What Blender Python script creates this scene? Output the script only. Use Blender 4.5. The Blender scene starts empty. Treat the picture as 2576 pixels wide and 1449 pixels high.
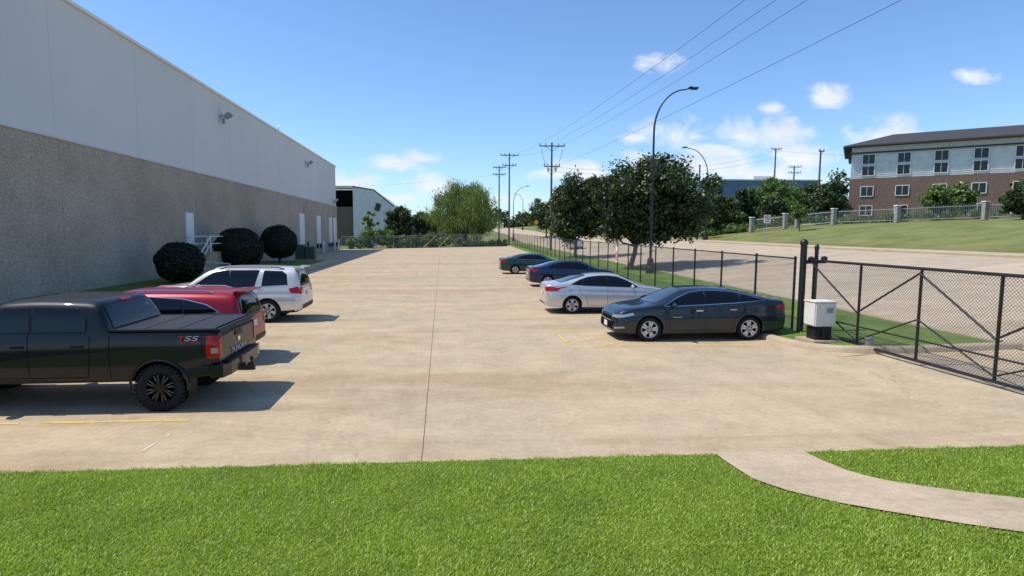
import bpy,bmesh,math,random
import numpy as np
from mathutils import Vector,Matrix
from mathutils.bvhtree import BVHTree
rnd=random.Random(7); RN=np.random.default_rng(5)
scn=bpy.context.scene; COL=scn.collection
scn.view_settings.view_transform='Standard'; scn.view_settings.look='None'; scn.view_settings.exposure=0
def interp(x,xs,ys): return float(np.interp(x,xs,ys))
# ------------------------------------------------------------ terrain
def fx(Y): return interp(Y,[-50,9,15.7,39,105,300],[10.2,10.1,10.1,11.5,13,16])
def H(X,Y):
    g=interp(Y,[0,45,80,120,160,220,400,900],[0,0,.25,.6,2.2,3.6,6,9])*interp(X,[-17,10],[0,1])
    l=interp(X-fx(Y),[-1.2,0,3.5,20,23,38,60,200],[0,.12,.2,1.6,1.7,3.8,4.8,7])
    n=.08*max(0,7.3-max(Y,-4))
    return g+l+n
# ------------------------------------------------------------ materials
def newmat(name):
    m=bpy.data.materials.new(name); m.use_nodes=True
    nt=m.node_tree; b=nt.nodes['Principled BSDF']; return m,nt,b
def pmat(name,c,rough=.6,metal=0,coat=0,spec=.5,emit=None):
    m,nt,b=newmat(name); b.inputs['Base Color'].default_value=(*c,1); b.inputs['Roughness'].default_value=rough
    b.inputs['Metallic'].default_value=metal; b.inputs['Coat Weight'].default_value=coat; b.inputs['Coat Roughness'].default_value=.03
    b.inputs['Specular IOR Level'].default_value=spec
    return m
def N(nt,t,**k):
    n=nt.nodes.new(t)
    for a,v in k.items(): setattr(n,a,v)
    return n
def L(nt,a,b): nt.links.new(a,b)
def noise(nt,vec,scale,detail=5,rough=.55,st=(1,1,1),dist=0):
    mp=N(nt,'ShaderNodeMapping'); mp.inputs['Scale'].default_value=st; L(nt,vec,mp.inputs['Vector'])
    n=N(nt,'ShaderNodeTexNoise'); n.inputs['Scale'].default_value=scale; n.inputs['Detail'].default_value=detail
    n.inputs['Roughness'].default_value=rough; n.inputs['Distortion'].default_value=dist
    L(nt,mp.outputs[0],n.inputs['Vector']); return n.outputs['Fac']
def ramp(nt,fac,stops):
    r=N(nt,'ShaderNodeValToRGB'); e=r.color_ramp.elements
    while len(e)<len(stops): e.new(.5)
    for i,(p,c) in enumerate(stops):
        e[i].position=p; e[i].color=(*c,1) if len(c)==3 else c
    L(nt,fac,r.inputs[0]); return r.outputs[0]
def mix(nt,fac,a,b,mode='MIX'):
    m=N(nt,'ShaderNodeMix',data_type='RGBA',blend_type=mode)
    if isinstance(fac,(int,float)): m.inputs[0].default_value=fac
    else: L(nt,fac,m.inputs[0])
    for s,i in ((a,6),(b,7)):
        if isinstance(s,tuple): m.inputs[i].default_value=(*s,1)
        else: L(nt,s,m.inputs[i])
    return m.outputs[2]
def mth(nt,op,a,b=None,c=None,clamp=False):
    m=N(nt,'ShaderNodeMath',operation=op); m.use_clamp=clamp
    for i,s in enumerate((a,b,c)):
        if s is None: continue
        if isinstance(s,(int,float)): m.inputs[i].default_value=s
        else: L(nt,s,m.inputs[i])
    return m.outputs[0]
def bump(nt,b,h,strength=.3,dist=.02):
    bp=N(nt,'ShaderNodeBump'); bp.inputs['Strength'].default_value=strength; bp.inputs['Distance'].default_value=dist
    L(nt,h,bp.inputs['Height']); L(nt,bp.outputs[0],b.inputs['Normal'])
def pos(nt): return N(nt,'ShaderNodeNewGeometry').outputs['Position']
def vmat(name,c1,c2,scale=3,rough=.8,bmp=0,st=(1,1,1),spec=.3,fine=0):
    m,nt,b=newmat(name); p=pos(nt); n=noise(nt,p,scale,6,.6,st)
    c=ramp(nt,n,[(.35,c1),(.65,c2)])
    if fine:
        f=noise(nt,p,fine,3,.7); c=mix(nt,.6,c,ramp(nt,f,[(.35,(.55,.55,.55)),(.65,(1.3,1.3,1.3))]),'MULTIPLY')
        if bmp: bump(nt,b,f,bmp)
    elif bmp: bump(nt,b,n,bmp)
    L(nt,c,b.inputs['Base Color']); b.inputs['Roughness'].default_value=rough; b.inputs['Specular IOR Level'].default_value=spec
    return m
def concrete(name,base,joint=True,streak=1.0):
    m,nt,b=newmat(name); p=pos(nt)
    big=noise(nt,p,.18,5,.6); st=noise(nt,p,1.0,7,.68,(.08,.5,1),1.0); med=noise(nt,p,1.1,7,.68); fine=noise(nt,p,45,3,.7); fin2=noise(nt,p,9,5,.7)
    dark=tuple(x*.83*y for x,y in zip(base,(1,.94,.88))); lite=tuple(min(1,x*1.08) for x in base); grey=(base[0]*.86,base[1]*.93,base[2]*.97)
    c=ramp(nt,st,[(.36,dark),(.5,base),(.66,lite)])
    c=mix(nt,mth(nt,'MULTIPLY',ramp(nt,big,[(.42,(0,0,0)),(.62,(1,1,1))]),.7),c,grey)
    c=mix(nt,.7,c,ramp(nt,med,[(.3,(.76,.75,.73)),(.7,(1.14,1.14,1.14))]),'MULTIPLY')
    c=mix(nt,.5,c,ramp(nt,fine,[(.3,(.66,.66,.66)),(.7,(1.3,1.3,1.3))]),'MULTIPLY')
    c=mix(nt,.5,c,ramp(nt,fin2,[(.3,(.72,.72,.72)),(.7,(1.22,1.22,1.22))]),'MULTIPLY')
    if joint:
        s=N(nt,'ShaderNodeSeparateXYZ'); L(nt,p,s.inputs[0])
        wob=mth(nt,'MULTIPLY',mth(nt,'SUBTRACT',noise(nt,p,3,3),.5),.03)
        dx=mth(nt,'ABSOLUTE',mth(nt,'ADD',mth(nt,'ADD',s.outputs[0],.28),wob))
        j1=mth(nt,'LESS_THAN',dx,.009)
        ym=mth(nt,'ABSOLUTE',mth(nt,'SUBTRACT',mth(nt,'MODULO',mth(nt,'ADD',s.outputs[1],2.0),15.0),7.5))
        j2=mth(nt,'MULTIPLY',mth(nt,'LESS_THAN',mth(nt,'ADD',ym,wob),.02),.5)
        j=mth(nt,'MAXIMUM',j1,j2)
        c=mix(nt,mth(nt,'MULTIPLY',j,.75),c,(.11,.08,.05))
        vo=N(nt,'ShaderNodeTexVoronoi',feature='DISTANCE_TO_EDGE'); vo.inputs['Scale'].default_value=.11
        nn=N(nt,'ShaderNodeTexNoise'); nn.inputs['Scale'].default_value=.8; nn.inputs['Detail'].default_value=6; L(nt,p,nn.inputs['Vector'])
        va=N(nt,'ShaderNodeVectorMath',operation='MULTIPLY_ADD'); L(nt,nn.outputs['Color'],va.inputs[0]); va.inputs[1].default_value=(2,2,0); L(nt,p,va.inputs[2])
        L(nt,va.outputs[0],vo.inputs['Vector'])
        cr=mth(nt,'LESS_THAN',vo.outputs['Distance'],.0008)
        c=mix(nt,mth(nt,'MULTIPLY',cr,.4),c,(.12,.09,.06))
        sp=noise(nt,p,.9,2,.5,dist=.5); c=mix(nt,mth(nt,'MULTIPLY',ramp(nt,sp,[(.64,(0,0,0)),(.78,(1,1,1))]),.28),c,(.16,.12,.08))
        # faint tyre tracks running along the aisle
        tr=noise(nt,p,1.0,5,.6,(1.3,.04,1),.4); c=mix(nt,mth(nt,'MULTIPLY',ramp(nt,tr,[(.56,(0,0,0)),(.70,(1,1,1))]),.16),c,(.22,.16,.11))
        for yy,ww,aa in ((30,.8,.28),(37.5,.5,.24),(44,.6,.24),(19.5,.3,.16),(25,.45,.18),(54,1.0,.26),(66,1.2,.22)):
            d=mth(nt,'DIVIDE',mth(nt,'ABSOLUTE',mth(nt,'SUBTRACT',mth(nt,'ADD',s.outputs[1],mth(nt,'MULTIPLY',mth(nt,'SUBTRACT',med,.5),2.2)),yy)),ww)
            c=mix(nt,mth(nt,'MULTIPLY',mth(nt,'SUBTRACT',1,d,clamp=True),aa),c,(.27,.15,.085))
    L(nt,c,b.inputs['Base Color']); b.inputs['Roughness'].default_value=.85; b.inputs['Specular IOR Level'].default_value=.25
    bump(nt,b,fine,.25,.01); return m
def leafmat(name,c1,c2,c3,trans=.3,sc=.6):
    m=bpy.data.materials.new(name); m.use_nodes=True; nt=m.node_tree; nt.nodes.clear()
    g=N(nt,'ShaderNodeNewGeometry'); o=N(nt,'ShaderNodeOutputMaterial')
    n=noise(nt,g.outputs['Position'],sc,3)
    f=mth(nt,'ADD',mth(nt,'MULTIPLY',g.outputs['Random Per Island'],.6),mth(nt,'MULTIPLY',n,.4))
    c=ramp(nt,f,[(.2,c1),(.5,c2),(.85,c3)])
    d=N(nt,'ShaderNodeBsdfDiffuse'); t=N(nt,'ShaderNodeBsdfTranslucent'); gl=N(nt,'ShaderNodeBsdfGlossy'); gl.inputs['Roughness'].default_value=.45
    gl.inputs['Color'].default_value=(1,1,1,1)
    L(nt,c,d.inputs[0]); tc=mix(nt,1.0,c,(1.3,1.5,.5),'MULTIPLY'); L(nt,tc,t.inputs[0])
    a=N(nt,'ShaderNodeMixShader'); a.inputs[0].default_value=trans; L(nt,d.outputs[0],a.inputs[1]); L(nt,t.outputs[0],a.inputs[2])
    a2=N(nt,'ShaderNodeMixShader'); a2.inputs[0].default_value=.035; L(nt,a.outputs[0],a2.inputs[1]); L(nt,gl.outputs[0],a2.inputs[2])
    L(nt,a2.outputs[0],o.inputs[0]); return m
def paint(name,c,metal=.4,rough=.35,coat=.8,spec=.3):
    m,nt,b=newmat(name); p=pos(nt)
    n=noise(nt,p,2.5,4); cc=ramp(nt,n,[(.3,tuple(x*.92 for x in c)),(.7,c)])
    L(nt,cc,b.inputs['Base Color']); b.inputs['Metallic'].default_value=metal; b.inputs['Roughness'].default_value=rough; b.inputs['Specular IOR Level'].default_value=spec
    b.inputs['Coat Weight'].default_value=coat; b.inputs['Coat Roughness'].default_value=.02; return m
def chainmat(name,col,pitch=.075,wd=.12):
    m=bpy.data.materials.new(name); m.use_nodes=True; nt=m.node_tree; nt.nodes.clear()
    o=N(nt,'ShaderNodeOutputMaterial'); s=N(nt,'ShaderNodeSeparateXYZ'); L(nt,pos(nt),s.inputs[0])
    u=mth(nt,'ADD',s.outputs[0],s.outputs[1]); z=s.outputs[2]
    def fr(a): 
        f=mth(nt,'FRACT',mth(nt,'DIVIDE',a,pitch)); return mth(nt,'LESS_THAN',f,wd)
    w=mth(nt,'MAXIMUM',fr(mth(nt,'ADD',mth(nt,'ADD',u,z),500)),fr(mth(nt,'ADD',mth(nt,'SUBTRACT',u,z),500)))
    t=N(nt,'ShaderNodeBsdfTransparent'); b=N(nt,'ShaderNodeBsdfPrincipled'); b.inputs['Base Color'].default_value=(*col,1); b.inputs['Roughness'].default_value=.4
    mx=N(nt,'ShaderNodeMixShader'); L(nt,w,mx.inputs[0]); L(nt,t.outputs[0],mx.inputs[1]); L(nt,b.outputs[0],mx.inputs[2]); L(nt,mx.outputs[0],o.inputs[0]); return m
M={}
M['lot']=concrete('lot_concrete',(.525,.40,.255))
M['road']=concrete('road_concrete',(.52,.405,.28),False)
M['walk']=concrete('walk_concrete',(.55,.42,.28),False)
M['kerb']=vmat('kerb_concrete',(.40,.305,.20),(.50,.39,.265),1.2,.85,.1,fine=40)
M['grass']=vmat('grass_ground',(.13,.155,.034),(.23,.23,.075),.35,.95,.5,fine=9)
M['lawnsoil']=vmat('lawn_thatch',(.10,.145,.012),(.15,.21,.022),2,.95,.5,fine=30)
M['greengrass']=vmat('verge_grass',(.08,.14,.018),(.15,.22,.035),.8,.95,.5,fine=14)  # greener grass tone for the verge and the bed by the warehouse
M['blade']=leafmat('grass_blade',(.12,.19,.010),(.29,.41,.024),(.56,.63,.13),.35,1.3)
M['oak']=leafmat('oak_leaf',(.012,.027,.007),(.028,.056,.012),(.090,.135,.030),.25)
M['willow']=leafmat('willow_leaf',(.085,.13,.028),(.17,.225,.055),(.30,.36,.11),.35)
M['lite']=leafmat('light_leaf',(.045,.085,.015),(.10,.165,.027),(.18,.26,.055),.3)
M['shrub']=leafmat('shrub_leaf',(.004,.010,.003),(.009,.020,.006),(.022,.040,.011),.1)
M['bark']=vmat('bark',(.05,.04,.03),(.12,.10,.08),8,.95,.5)
M['black']=pmat('black_metal',(.012,.012,.013),.45)
M['rub']=vmat('tyre_rubber',(.008,.008,.008),(.018,.018,.018),8,.85)
M['plast']=pmat('black_plastic',(.012,.012,.013),.5,spec=.3)
M['dark']=pmat('dark_void',(.003,.003,.003),.9,spec=.1)
M['glass']=pmat('tinted_glass',(.004,.005,.006),.02,0,0,.45)
M['glassl']=pmat('windscreen_glass',(.03,.04,.04),.02,0,.4,.8)
M['chrome']=pmat('chrome',(.75,.75,.76),.12,1)
M['alloy']=pmat('alloy',(.64,.64,.65),.3,.4)
M['silverpaint']=pmat('milled_silver',(.38,.42,.50),.5,0)
M['blk_alloy']=pmat('black_alloy',(.008,.008,.009),.3,.0,.2,.2)
M['red']=pmat('red_lens',(.42,.004,.007),.12,0,.2,.3)
M['clear']=pmat('clear_lens',(.36,.38,.40),.06,.3,1)
M['plate']=pmat('plate_white',(.7,.7,.68),.5)
M['white']=pmat('white_paint',(.80,.80,.78),.5)
M['wallup']=vmat('painted_wall',(.645,.625,.605),(.70,.68,.655),.22,.75,0,(1,.5,.3))
M['agg']=vmat('aggregate_wall',(.38,.32,.245),(.49,.41,.32),.25,.95,.6,fine=11)
M['jt']=pmat('joint_sealant',(.59,.57,.55),.8)
M['jt2']=pmat('joint_dark',(.27,.235,.19),.8)  # dark even colour of the lower wall's panel joints
M['steel']=pmat('galvanised',(.35,.36,.37),.45,.6)
M['wood']=vmat('pole_wood',(.09,.075,.06),(.17,.14,.11),3,.9,.3,(3,3,.3))
M['yellow']=vmat('worn_yellow_paint',(.56,.40,.17),(.78,.56,.11),7,.8)
M['wline']=vmat('worn_white_paint',(.55,.43,.29),(.72,.64,.52),12,.8)
M['ygreen']=pmat('utility_green',(.05,.085,.05),.6)
M['chain']=chainmat('chain_link_black',(.085,.085,.085),.07,.15)
M['chaing']=chainmat('chain_link_grey',(.25,.26,.26),.09,.1)
M['stone']=vmat('pillar_stone',(.24,.21,.185),(.42,.385,.345),6,.9,.5)
M['brick']=vmat('brick',(.16,.10,.075),(.24,.16,.12),5,.9,.3)
M['siding']=vmat('siding',(.62,.62,.60),(.72,.72,.70),1,.8)
M['roof']=pmat('roof_dark',(.05,.045,.045),.8)
M['blueb']=vmat('blue_metal',(.10,.17,.25),(.14,.22,.31),1,.6)
M['corr']=pmat('corrugated_dark',(.16,.14,.11),.7)
M['box']=vmat('box_cream',(.66,.63,.56),(.76,.73,.66),5,.6)
M['signred']=pmat('sign_red',(.6,.02,.03),.5)
M['signyel']=pmat('sign_yellow',(.75,.45,.02),.5)
M['decal']=pmat('decal_grey',(.48,.49,.51),.4)
# ------------------------------------------------------------ mesh helpers
def finish(ob,parent,loc=None):
    COL.objects.link(ob)
    if parent is not None: ob.parent=parent
    if loc is not None: ob.location=loc
    return ob
def np_mesh(name,V,F,mat,parent=None):
    me=bpy.data.meshes.new(name); V=np.asarray(V,np.float32); F=np.asarray(F,np.int32); m,k=F.shape
    me.vertices.add(len(V)); me.vertices.foreach_set('co',V.ravel()); me.loops.add(m*k); me.loops.foreach_set('vertex_index',F.ravel())
    me.polygons.add(m); me.polygons.foreach_set('loop_start',np.arange(0,m*k,k,dtype=np.int32)); 
    try: me.polygons.foreach_set('loop_total',np.full(m,k,np.int32))
    except Exception: pass
    me.materials.append(mat); me.update(calc_edges=True); me.validate()
    return finish(bpy.data.objects.new(name,me),parent)
class MB:
    def __init__(s): s.v=[];s.f=[];s.m=[]
    def add(s,v,f,mi=0):
        o=len(s.v); s.v+= [tuple(a) for a in v]; s.f+=[tuple(i+o for i in q) for q in f]; s.m+=[mi]*len(f); return s
    def box(s,c,d,mi=0,rot=None,bev=0):
        x,y,z=d[0]/2,d[1]/2,d[2]/2
        if bev:
            bm=bmesh.new(); bmesh.ops.create_cube(bm,size=1); bmesh.ops.scale(bm,vec=d,verts=bm.verts)
            bmesh.ops.bevel(bm,geom=list(bm.edges),offset=bev,segments=2,affect='EDGES')
            bm.verts.index_update(); P=[v.co.copy() for v in bm.verts]; F=[[v.index for v in f.verts] for f in bm.faces]; bm.free()
        else:
            P=[Vector((a*x,b*y,e*z)) for a in(-1,1) for b in(-1,1) for e in(-1,1)]
            F=[(0,1,3,2),(4,6,7,5),(0,4,5,1),(2,3,7,6),(0,2,6,4),(1,5,7,3)]
        if rot is not None: P=[rot@p for p in P]
        return s.add([(p[0]+c[0],p[1]+c[1],p[2]+c[2]) for p in P],F,mi)
    def tube(s,pts,r,n=8,mi=0,cap=True):
        pts=[Vector(p) for p in pts]; rs=r if isinstance(r,(list,tuple)) else [r]*len(pts); V=[];F=[]
        up=None
        for i,p in enumerate(pts):
            d=(pts[min(i+1,len(pts)-1)]-pts[max(i-1,0)]).normalized()
            if up is None: up=Vector((0,0,1)) if abs(d.z)<.9 else Vector((1,0,0))
            a=d.cross(up).normalized(); b=a.cross(d).normalized(); up=b
            for k in range(n):
                t=2*math.pi*k/n; V.append(p+(a*math.cos(t)+b*math.sin(t))*rs[i])
        for i in range(len(pts)-1):
            for k in range(n): F.append((i*n+k,i*n+(k+1)%n,(i+1)*n+(k+1)%n,(i+1)*n+k))
        if cap: F.append(tuple(range(n))[::-1]); F.append(tuple((len(pts)-1)*n+k for k in range(n)))
        return s.add(V,F,mi)
    def lathe(s,prof,n=32,axis='y',c=(0,0,0),mi=0,closed=False):
        V=[];F=[]; m=len(prof)
        for k in range(n):
            t=2*math.pi*k/n
            for r,h in prof:
                if axis=='y': V.append((c[0]+r*math.cos(t),c[1]+h,c[2]+r*math.sin(t)))
                else: V.append((c[0]+r*math.cos(t),c[1]+r*math.sin(t),c[2]+h))
        for k in range(n):
            k2=(k+1)%n
            for j in range(m if closed else m-1):
                j2=(j+1)%m; F.append((k*m+j,k*m+j2,k2*m+j2,k2*m+j))
        return s.add(V,F,mi)
    def build(s,name,mats,parent=None,loc=None,smooth=None,fix=True):
        me=bpy.data.meshes.new(name); me.from_pydata(s.v,[],s.f)
        for m in (mats if isinstance(mats,(list,tuple)) else [mats]): me.materials.append(m)
        me.polygons.foreach_set('material_index',s.m)
        if fix:
            bm=bmesh.new(); bm.from_mesh(me); bmesh.ops.recalc_face_normals(bm,faces=bm.faces); bm.to_mesh(me); bm.free()
        if smooth: me.shade_smooth(); me.set_sharp_from_angle(angle=math.radians(smooth))
        me.update(); return finish(bpy.data.objects.new(name,me),parent,loc)
def empty(name,loc,label=None,cat=None,group=None,rot=0):
    e=bpy.data.objects.new(name,None); e.empty_display_size=.3; COL.objects.link(e); e.location=loc; e.rotation_euler=(0,0,rot)
    tag(e,label,cat,group); return e
def tag(o,label=None,cat=None,group=None,kind=None):
    if label:o['label']=label
    if cat:o['category']=cat
    if group:o['group']=group
    if kind:o['kind']=kind
    return o
def ribbon(name,ys,xl,xr,off,nx,mat,skirt=0,label=None,cat=None,kind='structure'):
    b=MB(); V=[];F=[]
    for y in ys:
        a,c=xl(y),xr(y)
        row=[(a+(c-a)*i/nx,y) for i in range(nx+1)]
        P=[(x,y,H(x,y)+off) for x,y in row]
        if skirt: P=[(P[0][0],y,P[0][2]-skirt)]+P+[(P[-1][0],y,P[-1][2]-skirt)]
        V+=P
    n=nx+1+(2 if skirt else 0)
    for i in range(len(ys)-1):
        for k in range(n-1): F.append((i*n+k,i*n+k+1,(i+1)*n+k+1,(i+1)*n+k))
    if skirt: F.append(tuple(range(n))[::-1]); F.append(tuple((len(ys)-1)*n+k for k in range(n)))
    b.add(V,F); o=b.build(name,mat,fix=bool(skirt)); return tag(o,label,cat,None,kind)
def rng(a,b,st): 
    n=max(1,int(round((b-a)/st))); return [a+(b-a)*i/n for i in range(n+1)]
# ------------------------------------------------------------ ground sheets
xs=[-400,-250,-150,-90,-60,-40,-30]+list(range(-25,61,3))+[70,85,100,130,170,230,320,450]
ysg=[-60,-30,-15]+list(range(-9,130,4))+[135,145,160,180,200,220,260,320,400,550,750,1100]
V=[(x,y,H(x,y)-.10) for y in ysg for x in xs]; n=len(xs)
F=[(j*n+i,j*n+i+1,(j+1)*n+i+1,(j+1)*n+i) for j in range(len(ysg)-1) for i in range(n-1)]
g=MB().add(V,F).build('ground',M['grass'],fix=False); tag(g,'dry grassy ground reaching to the horizon','ground',kind='structure')
isl=lambda y: interp(y,[12.85,12.95,13.1,13.4,13.9,14.6,15.3,40,103],[11.0,10.4,10.0,9.62,9.3,9.12,9.05,10.3,11.9])
lot=MB()
def sheet(mb,ys,xl,xr,off,nx):
    V=[];F=[]
    for y in ys:
        a,c=xl(y),xr(y)
        for i in range(nx+1):
            x=a+(c-a)*i/nx; V.append((x,y,H(x,y)+off))
    n=nx+1
    for i in range(len(ys)-1):
        for k in range(nx): F.append((i*n+k,i*n+k+1,(i+1)*n+k+1,(i+1)*n+k))
    mb.add(V,F)
sheet(lot,rng(7.35,12.85,.6),lambda y:-17.6,lambda y:fx(y)+3.6,0,30)
sheet(lot,rng(12.85,103,.9),lambda y:-17.6,lambda y:isl(y)+.12,0,24)
o=lot.build('parking_lot',M['lot'],fix=False); tag(o,'tan stained concrete parking lot with a long joint','parking lot',kind='structure')
ribbon('lawn',rng(-6,7.35,.6),lambda y:-20,lambda y:fx(y)+3.4,.0,30,M['lawnsoil'],label='short green lawn beside the parking lot',cat='lawn')
WLy,WLx=[3.0,3.6,4.4,5.0,5.54,5.93,6.35,6.9,7.36],[10.2,8.2,6.1,5.0,4.22,3.86,3.66,3.66,3.68]
WRy,WRx=[3.0,3.6,4.6,5.3,5.8,6.1,6.45,7.0,7.36],[14.0,11.5,8.4,6.7,5.7,5.25,4.98,4.92,4.92]
def wl(y): return interp(y,WLy,WLx)
def wr(y): return interp(y,WRy,WRx)
ribbon('sidewalk',rng(3.0,7.36,.2),wl,wr,.02,6,M['walk'],label='curving concrete footpath through the lawn',cat='footpath')
road_l=lambda y: fx(y)+3.7
road_r=lambda y: fx(y)+interp(y,[-60,80,130,260],[20,20,13,12])
ribbon('road',rng(-50,260,3),road_l,road_r,.0,10,M['road'],label='wide pale concrete street rising into the distance',cat='road')
ribbon('kerb',rng(13.2,130,2),lambda y:road_l(y)-.15,lambda y:road_l(y)+.05,.12,1,M['kerb'],.25,'concrete kerb along the street verge','kerb')
ribbon('kerb',rng(-50,130,3),lambda y:road_r(y),lambda y:road_r(y)+.25,.13,1,M['kerb'],.25,'pale concrete kerb along the far lawn','kerb')
ribbon('sidewalk',rng(-50,130,3),lambda y:road_r(y)+.25,lambda y:road_r(y)+2.4,.10,2,M['walk'],.2,'pale concrete sidewalk beside the street','sidewalk')
ribbon('verge',rng(12.9,15.3,.3)+rng(16.5,108,1.5),lambda y:isl(y)+.05,lambda y:road_l(y)-.15,.09,6,M['greengrass'],.25,'strip of mown grass under the chain link fence','grass verge')
# smooth curved kerb around the island
kp=[(13.9,12.85),(12.4,12.85),(11.2,12.86),(10.5,12.93),(10.0,13.1),(9.62,13.4),(9.3,13.9),(9.14,14.55),(9.06,15.3),(9.1,16.5)]+[(isl(y),y) for y in rng(18.5,103,2.2)]
P=[]
for i in range(len(kp)-1):
    p0,p1,p2,p3=[Vector(kp[min(max(i+k,0),len(kp)-1)]) for k in (-1,0,1,2)]
    for t in (0,.25,.5,.75): P.append(.5*((2*p1)+(-p0+p2)*t+(2*p0-5*p1+4*p2-p3)*t*t+(-p0+3*p1-3*p2+p3)*t**3))
P.append(Vector(kp[-1])); V=[];F=[]
for i,p in enumerate(P):
    d=(P[min(i+1,len(P)-1)]-P[max(i-1,0)]).normalized(); q=Vector((-d.y,d.x))*-1
    for o_,z_ in ((-.12,-.2),(-.11,.10),(-.06,.145),(.08,.15),(.11,-.2)): x,y=p.x+q.x*o_,p.y+q.y*o_; V.append((x,y,H(x,y)+z_))
for i in range(len(P)-1):
    for k in range(4): F.append((i*5+k,i*5+k+1,(i+1)*5+k+1,(i+1)*5+k))
F.append((0,1,2,3,4)); F.append(tuple((len(P)-1)*5+k for k in range(5)))
o=MB().add(V,F).build('kerb',M['kerb'],smooth=50); tag(o,'smooth curved concrete kerb around the grass strip','kerb',kind='structure')
ribbon('grass_bed',rng(8,60,3),lambda y:-17.65,lambda y:-11.6,.12,3,M['greengrass'],.2,'grass bed along the warehouse wall','grass bed')
ribbon('walkway',rng(28,60.5,2.5),lambda y:-11.6,lambda y:-10.35,.14,2,M['walk'],.25,'narrow raised concrete walkway with kerb','walkway')
ribbon('kerb',rng(8,28,2.5),lambda y:-11.6,lambda y:-11.4,.15,1,M['kerb'],.25,'concrete kerb along the grass bed','kerb')
# markings
mk=MB()
def line(x0,y0,x1,y1,w=.075,mb=mk,mi=0,seg=.3,keep=.8):
    d=Vector((x1-x0,y1-y0)); l=d.length; d/=l; nrm=Vector((-d.y,d.x))*w/2; t=0
    while t<l:
        e=min(l,t+seg*rnd.uniform(.5,1.3))
        if rnd.random()<keep:
            j=[rnd.uniform(-.012,.012) for _ in range(4)]
            P=[(x0+d.x*t+nrm.x,y0+d.y*t+nrm.y+j[0]),(x0+d.x*e+nrm.x,y0+d.y*e+nrm.y+j[1]),(x0+d.x*e-nrm.x,y0+d.y*e-nrm.y+j[2]),(x0+d.x*t-nrm.x,y0+d.y*t-nrm.y+j[3])]
            mb.add([(a,b,H(a,b)+.005) for a,b in P],[(0,3,2,1)],mi)
        t=e
for y in (9.3,12.35,15.5,18.65): line(-9.6,y,-4.05,y,keep=.88)
line(3.4,14.7,3.4,17.25,.09,keep=.96); line(3.4,17.25,4.6,17.25,.09,keep=.95); line(3.4,15.3,4.75,16.15,.09,keep=.96); line(3.4,14.72,4.7,14.72,.08,keep=.6); line(4.7,14.72,9.0,14.72,.08,keep=.8); line(4.1,14.75,5.2,15.6,.08,keep=.9); line(6.6,14.78,7.2,15.3,.08,keep=.8)
for y in (20.0,23.2,26.6): line(3.6,y,9.1,y,.06,keep=.4)
o=mk.build('lot_marking',M['yellow'],fix=False); tag(o,'worn yellow parking bay lines','parking lines',kind='structure')
m2=MB(); line(-4.15,7.8,-4.05,8.65,.045,m2,keep=.6); o=m2.build('lot_marking',M['wline'],fix=False); tag(o,'worn white stub line on the concrete','parking line',kind='structure')
# ------------------------------------------------------------ lawn blades
n=280000
Y=3.0+RN.random(n)**.9*4.5; X=(RN.random(n)*1.95-.80)*(Y+.6)
wlv=np.interp(Y,WLy,WLx); wrv=np.interp(Y,WRy,WRx)
keep=~((X>wlv+.0+.02*np.sin(Y*9))&(X<wrv-.0-.02*np.sin(Y*7))); keep&=Y<7.37+.015*np.sin(X*3.1)+.025*np.sin(X*11)
X=X[keep];Y=Y[keep];n=len(X)
Z=np.maximum(0,7.3-Y)*.08+np.interp(X-10.1,[-1.2,0,3.5,20],[0,.12,.2,1.6])
hgt=RN.uniform(.018,.040,n)*(1+.18*np.sin(X*1.7+Y)*np.sin(Y*2.3)+.1*np.sin(X*4.3+2*Y)); wd=RN.uniform(.0020,.0038,n)
az=RN.random(n)*2*np.pi; ln=RN.uniform(.1,1.3,n); fa=az+RN.uniform(-.5,.5,n)+np.pi/2
dx,dy=np.cos(az),np.sin(az); px,py=np.cos(fa),np.sin(fa)
P=[]
for k,(t,ww) in enumerate(((0,1),(.55,.9),(1,.15))):
    cx=X+dx*hgt*ln*t*t; cy=Y+dy*hgt*ln*t*t; cz=Z+hgt*t*(1-.25*ln*t)
    P.append(np.stack([cx-px*wd*ww,cy-py*wd*ww,cz],1)); P.append(np.stack([cx+px*wd*ww,cy+py*wd*ww,cz],1))
V=np.stack(P,1).reshape(-1,3); b=np.arange(n)*6
F=np.concatenate([np.stack([b,b+1,b+3,b+2],1),np.stack([b+2,b+3,b+5,b+4],1)])
o=np_mesh('lawn_grass',V,F,M['blade']); tag(o,'dense blades of short bright green lawn grass','grass',kind='stuff')
# ------------------------------------------------------------ vegetation
def leaf_arrays(C,R,per,size,rs,flat=.3,droop=0):
    Vs=[]
    for c,r in zip(C,R):
        d=rs.normal(size=(per,3)); d/=np.linalg.norm(d,axis=1)[:,None]; rad=r*rs.random(per)**.4
        p=c+d*rad[:,None]*np.array([1,1,.8])
        if droop: p[:,2]-=rs.random(per)*droop
        nn=d+rs.normal(size=(per,3))*.7+np.array([0,0,flat]); nn/=np.linalg.norm(nn,axis=1)[:,None]
        t=np.cross(nn,rs.normal(size=(per,3))); t/=np.linalg.norm(t,axis=1)[:,None]; bb=np.cross(nn,t)
        if droop: t=t*.35+np.array([0,0,-1]); bb=bb*.5
        s=size*rs.uniform(.6,1.3,per)[:,None]
        Vs.append(np.stack([p-t*s,p+bb*s*.55,p+t*s,p-bb*s*.55],1).reshape(-1,3))
    V=np.concatenate(Vs); F=np.arange(len(V)).reshape(-1,4); return V,F
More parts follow.
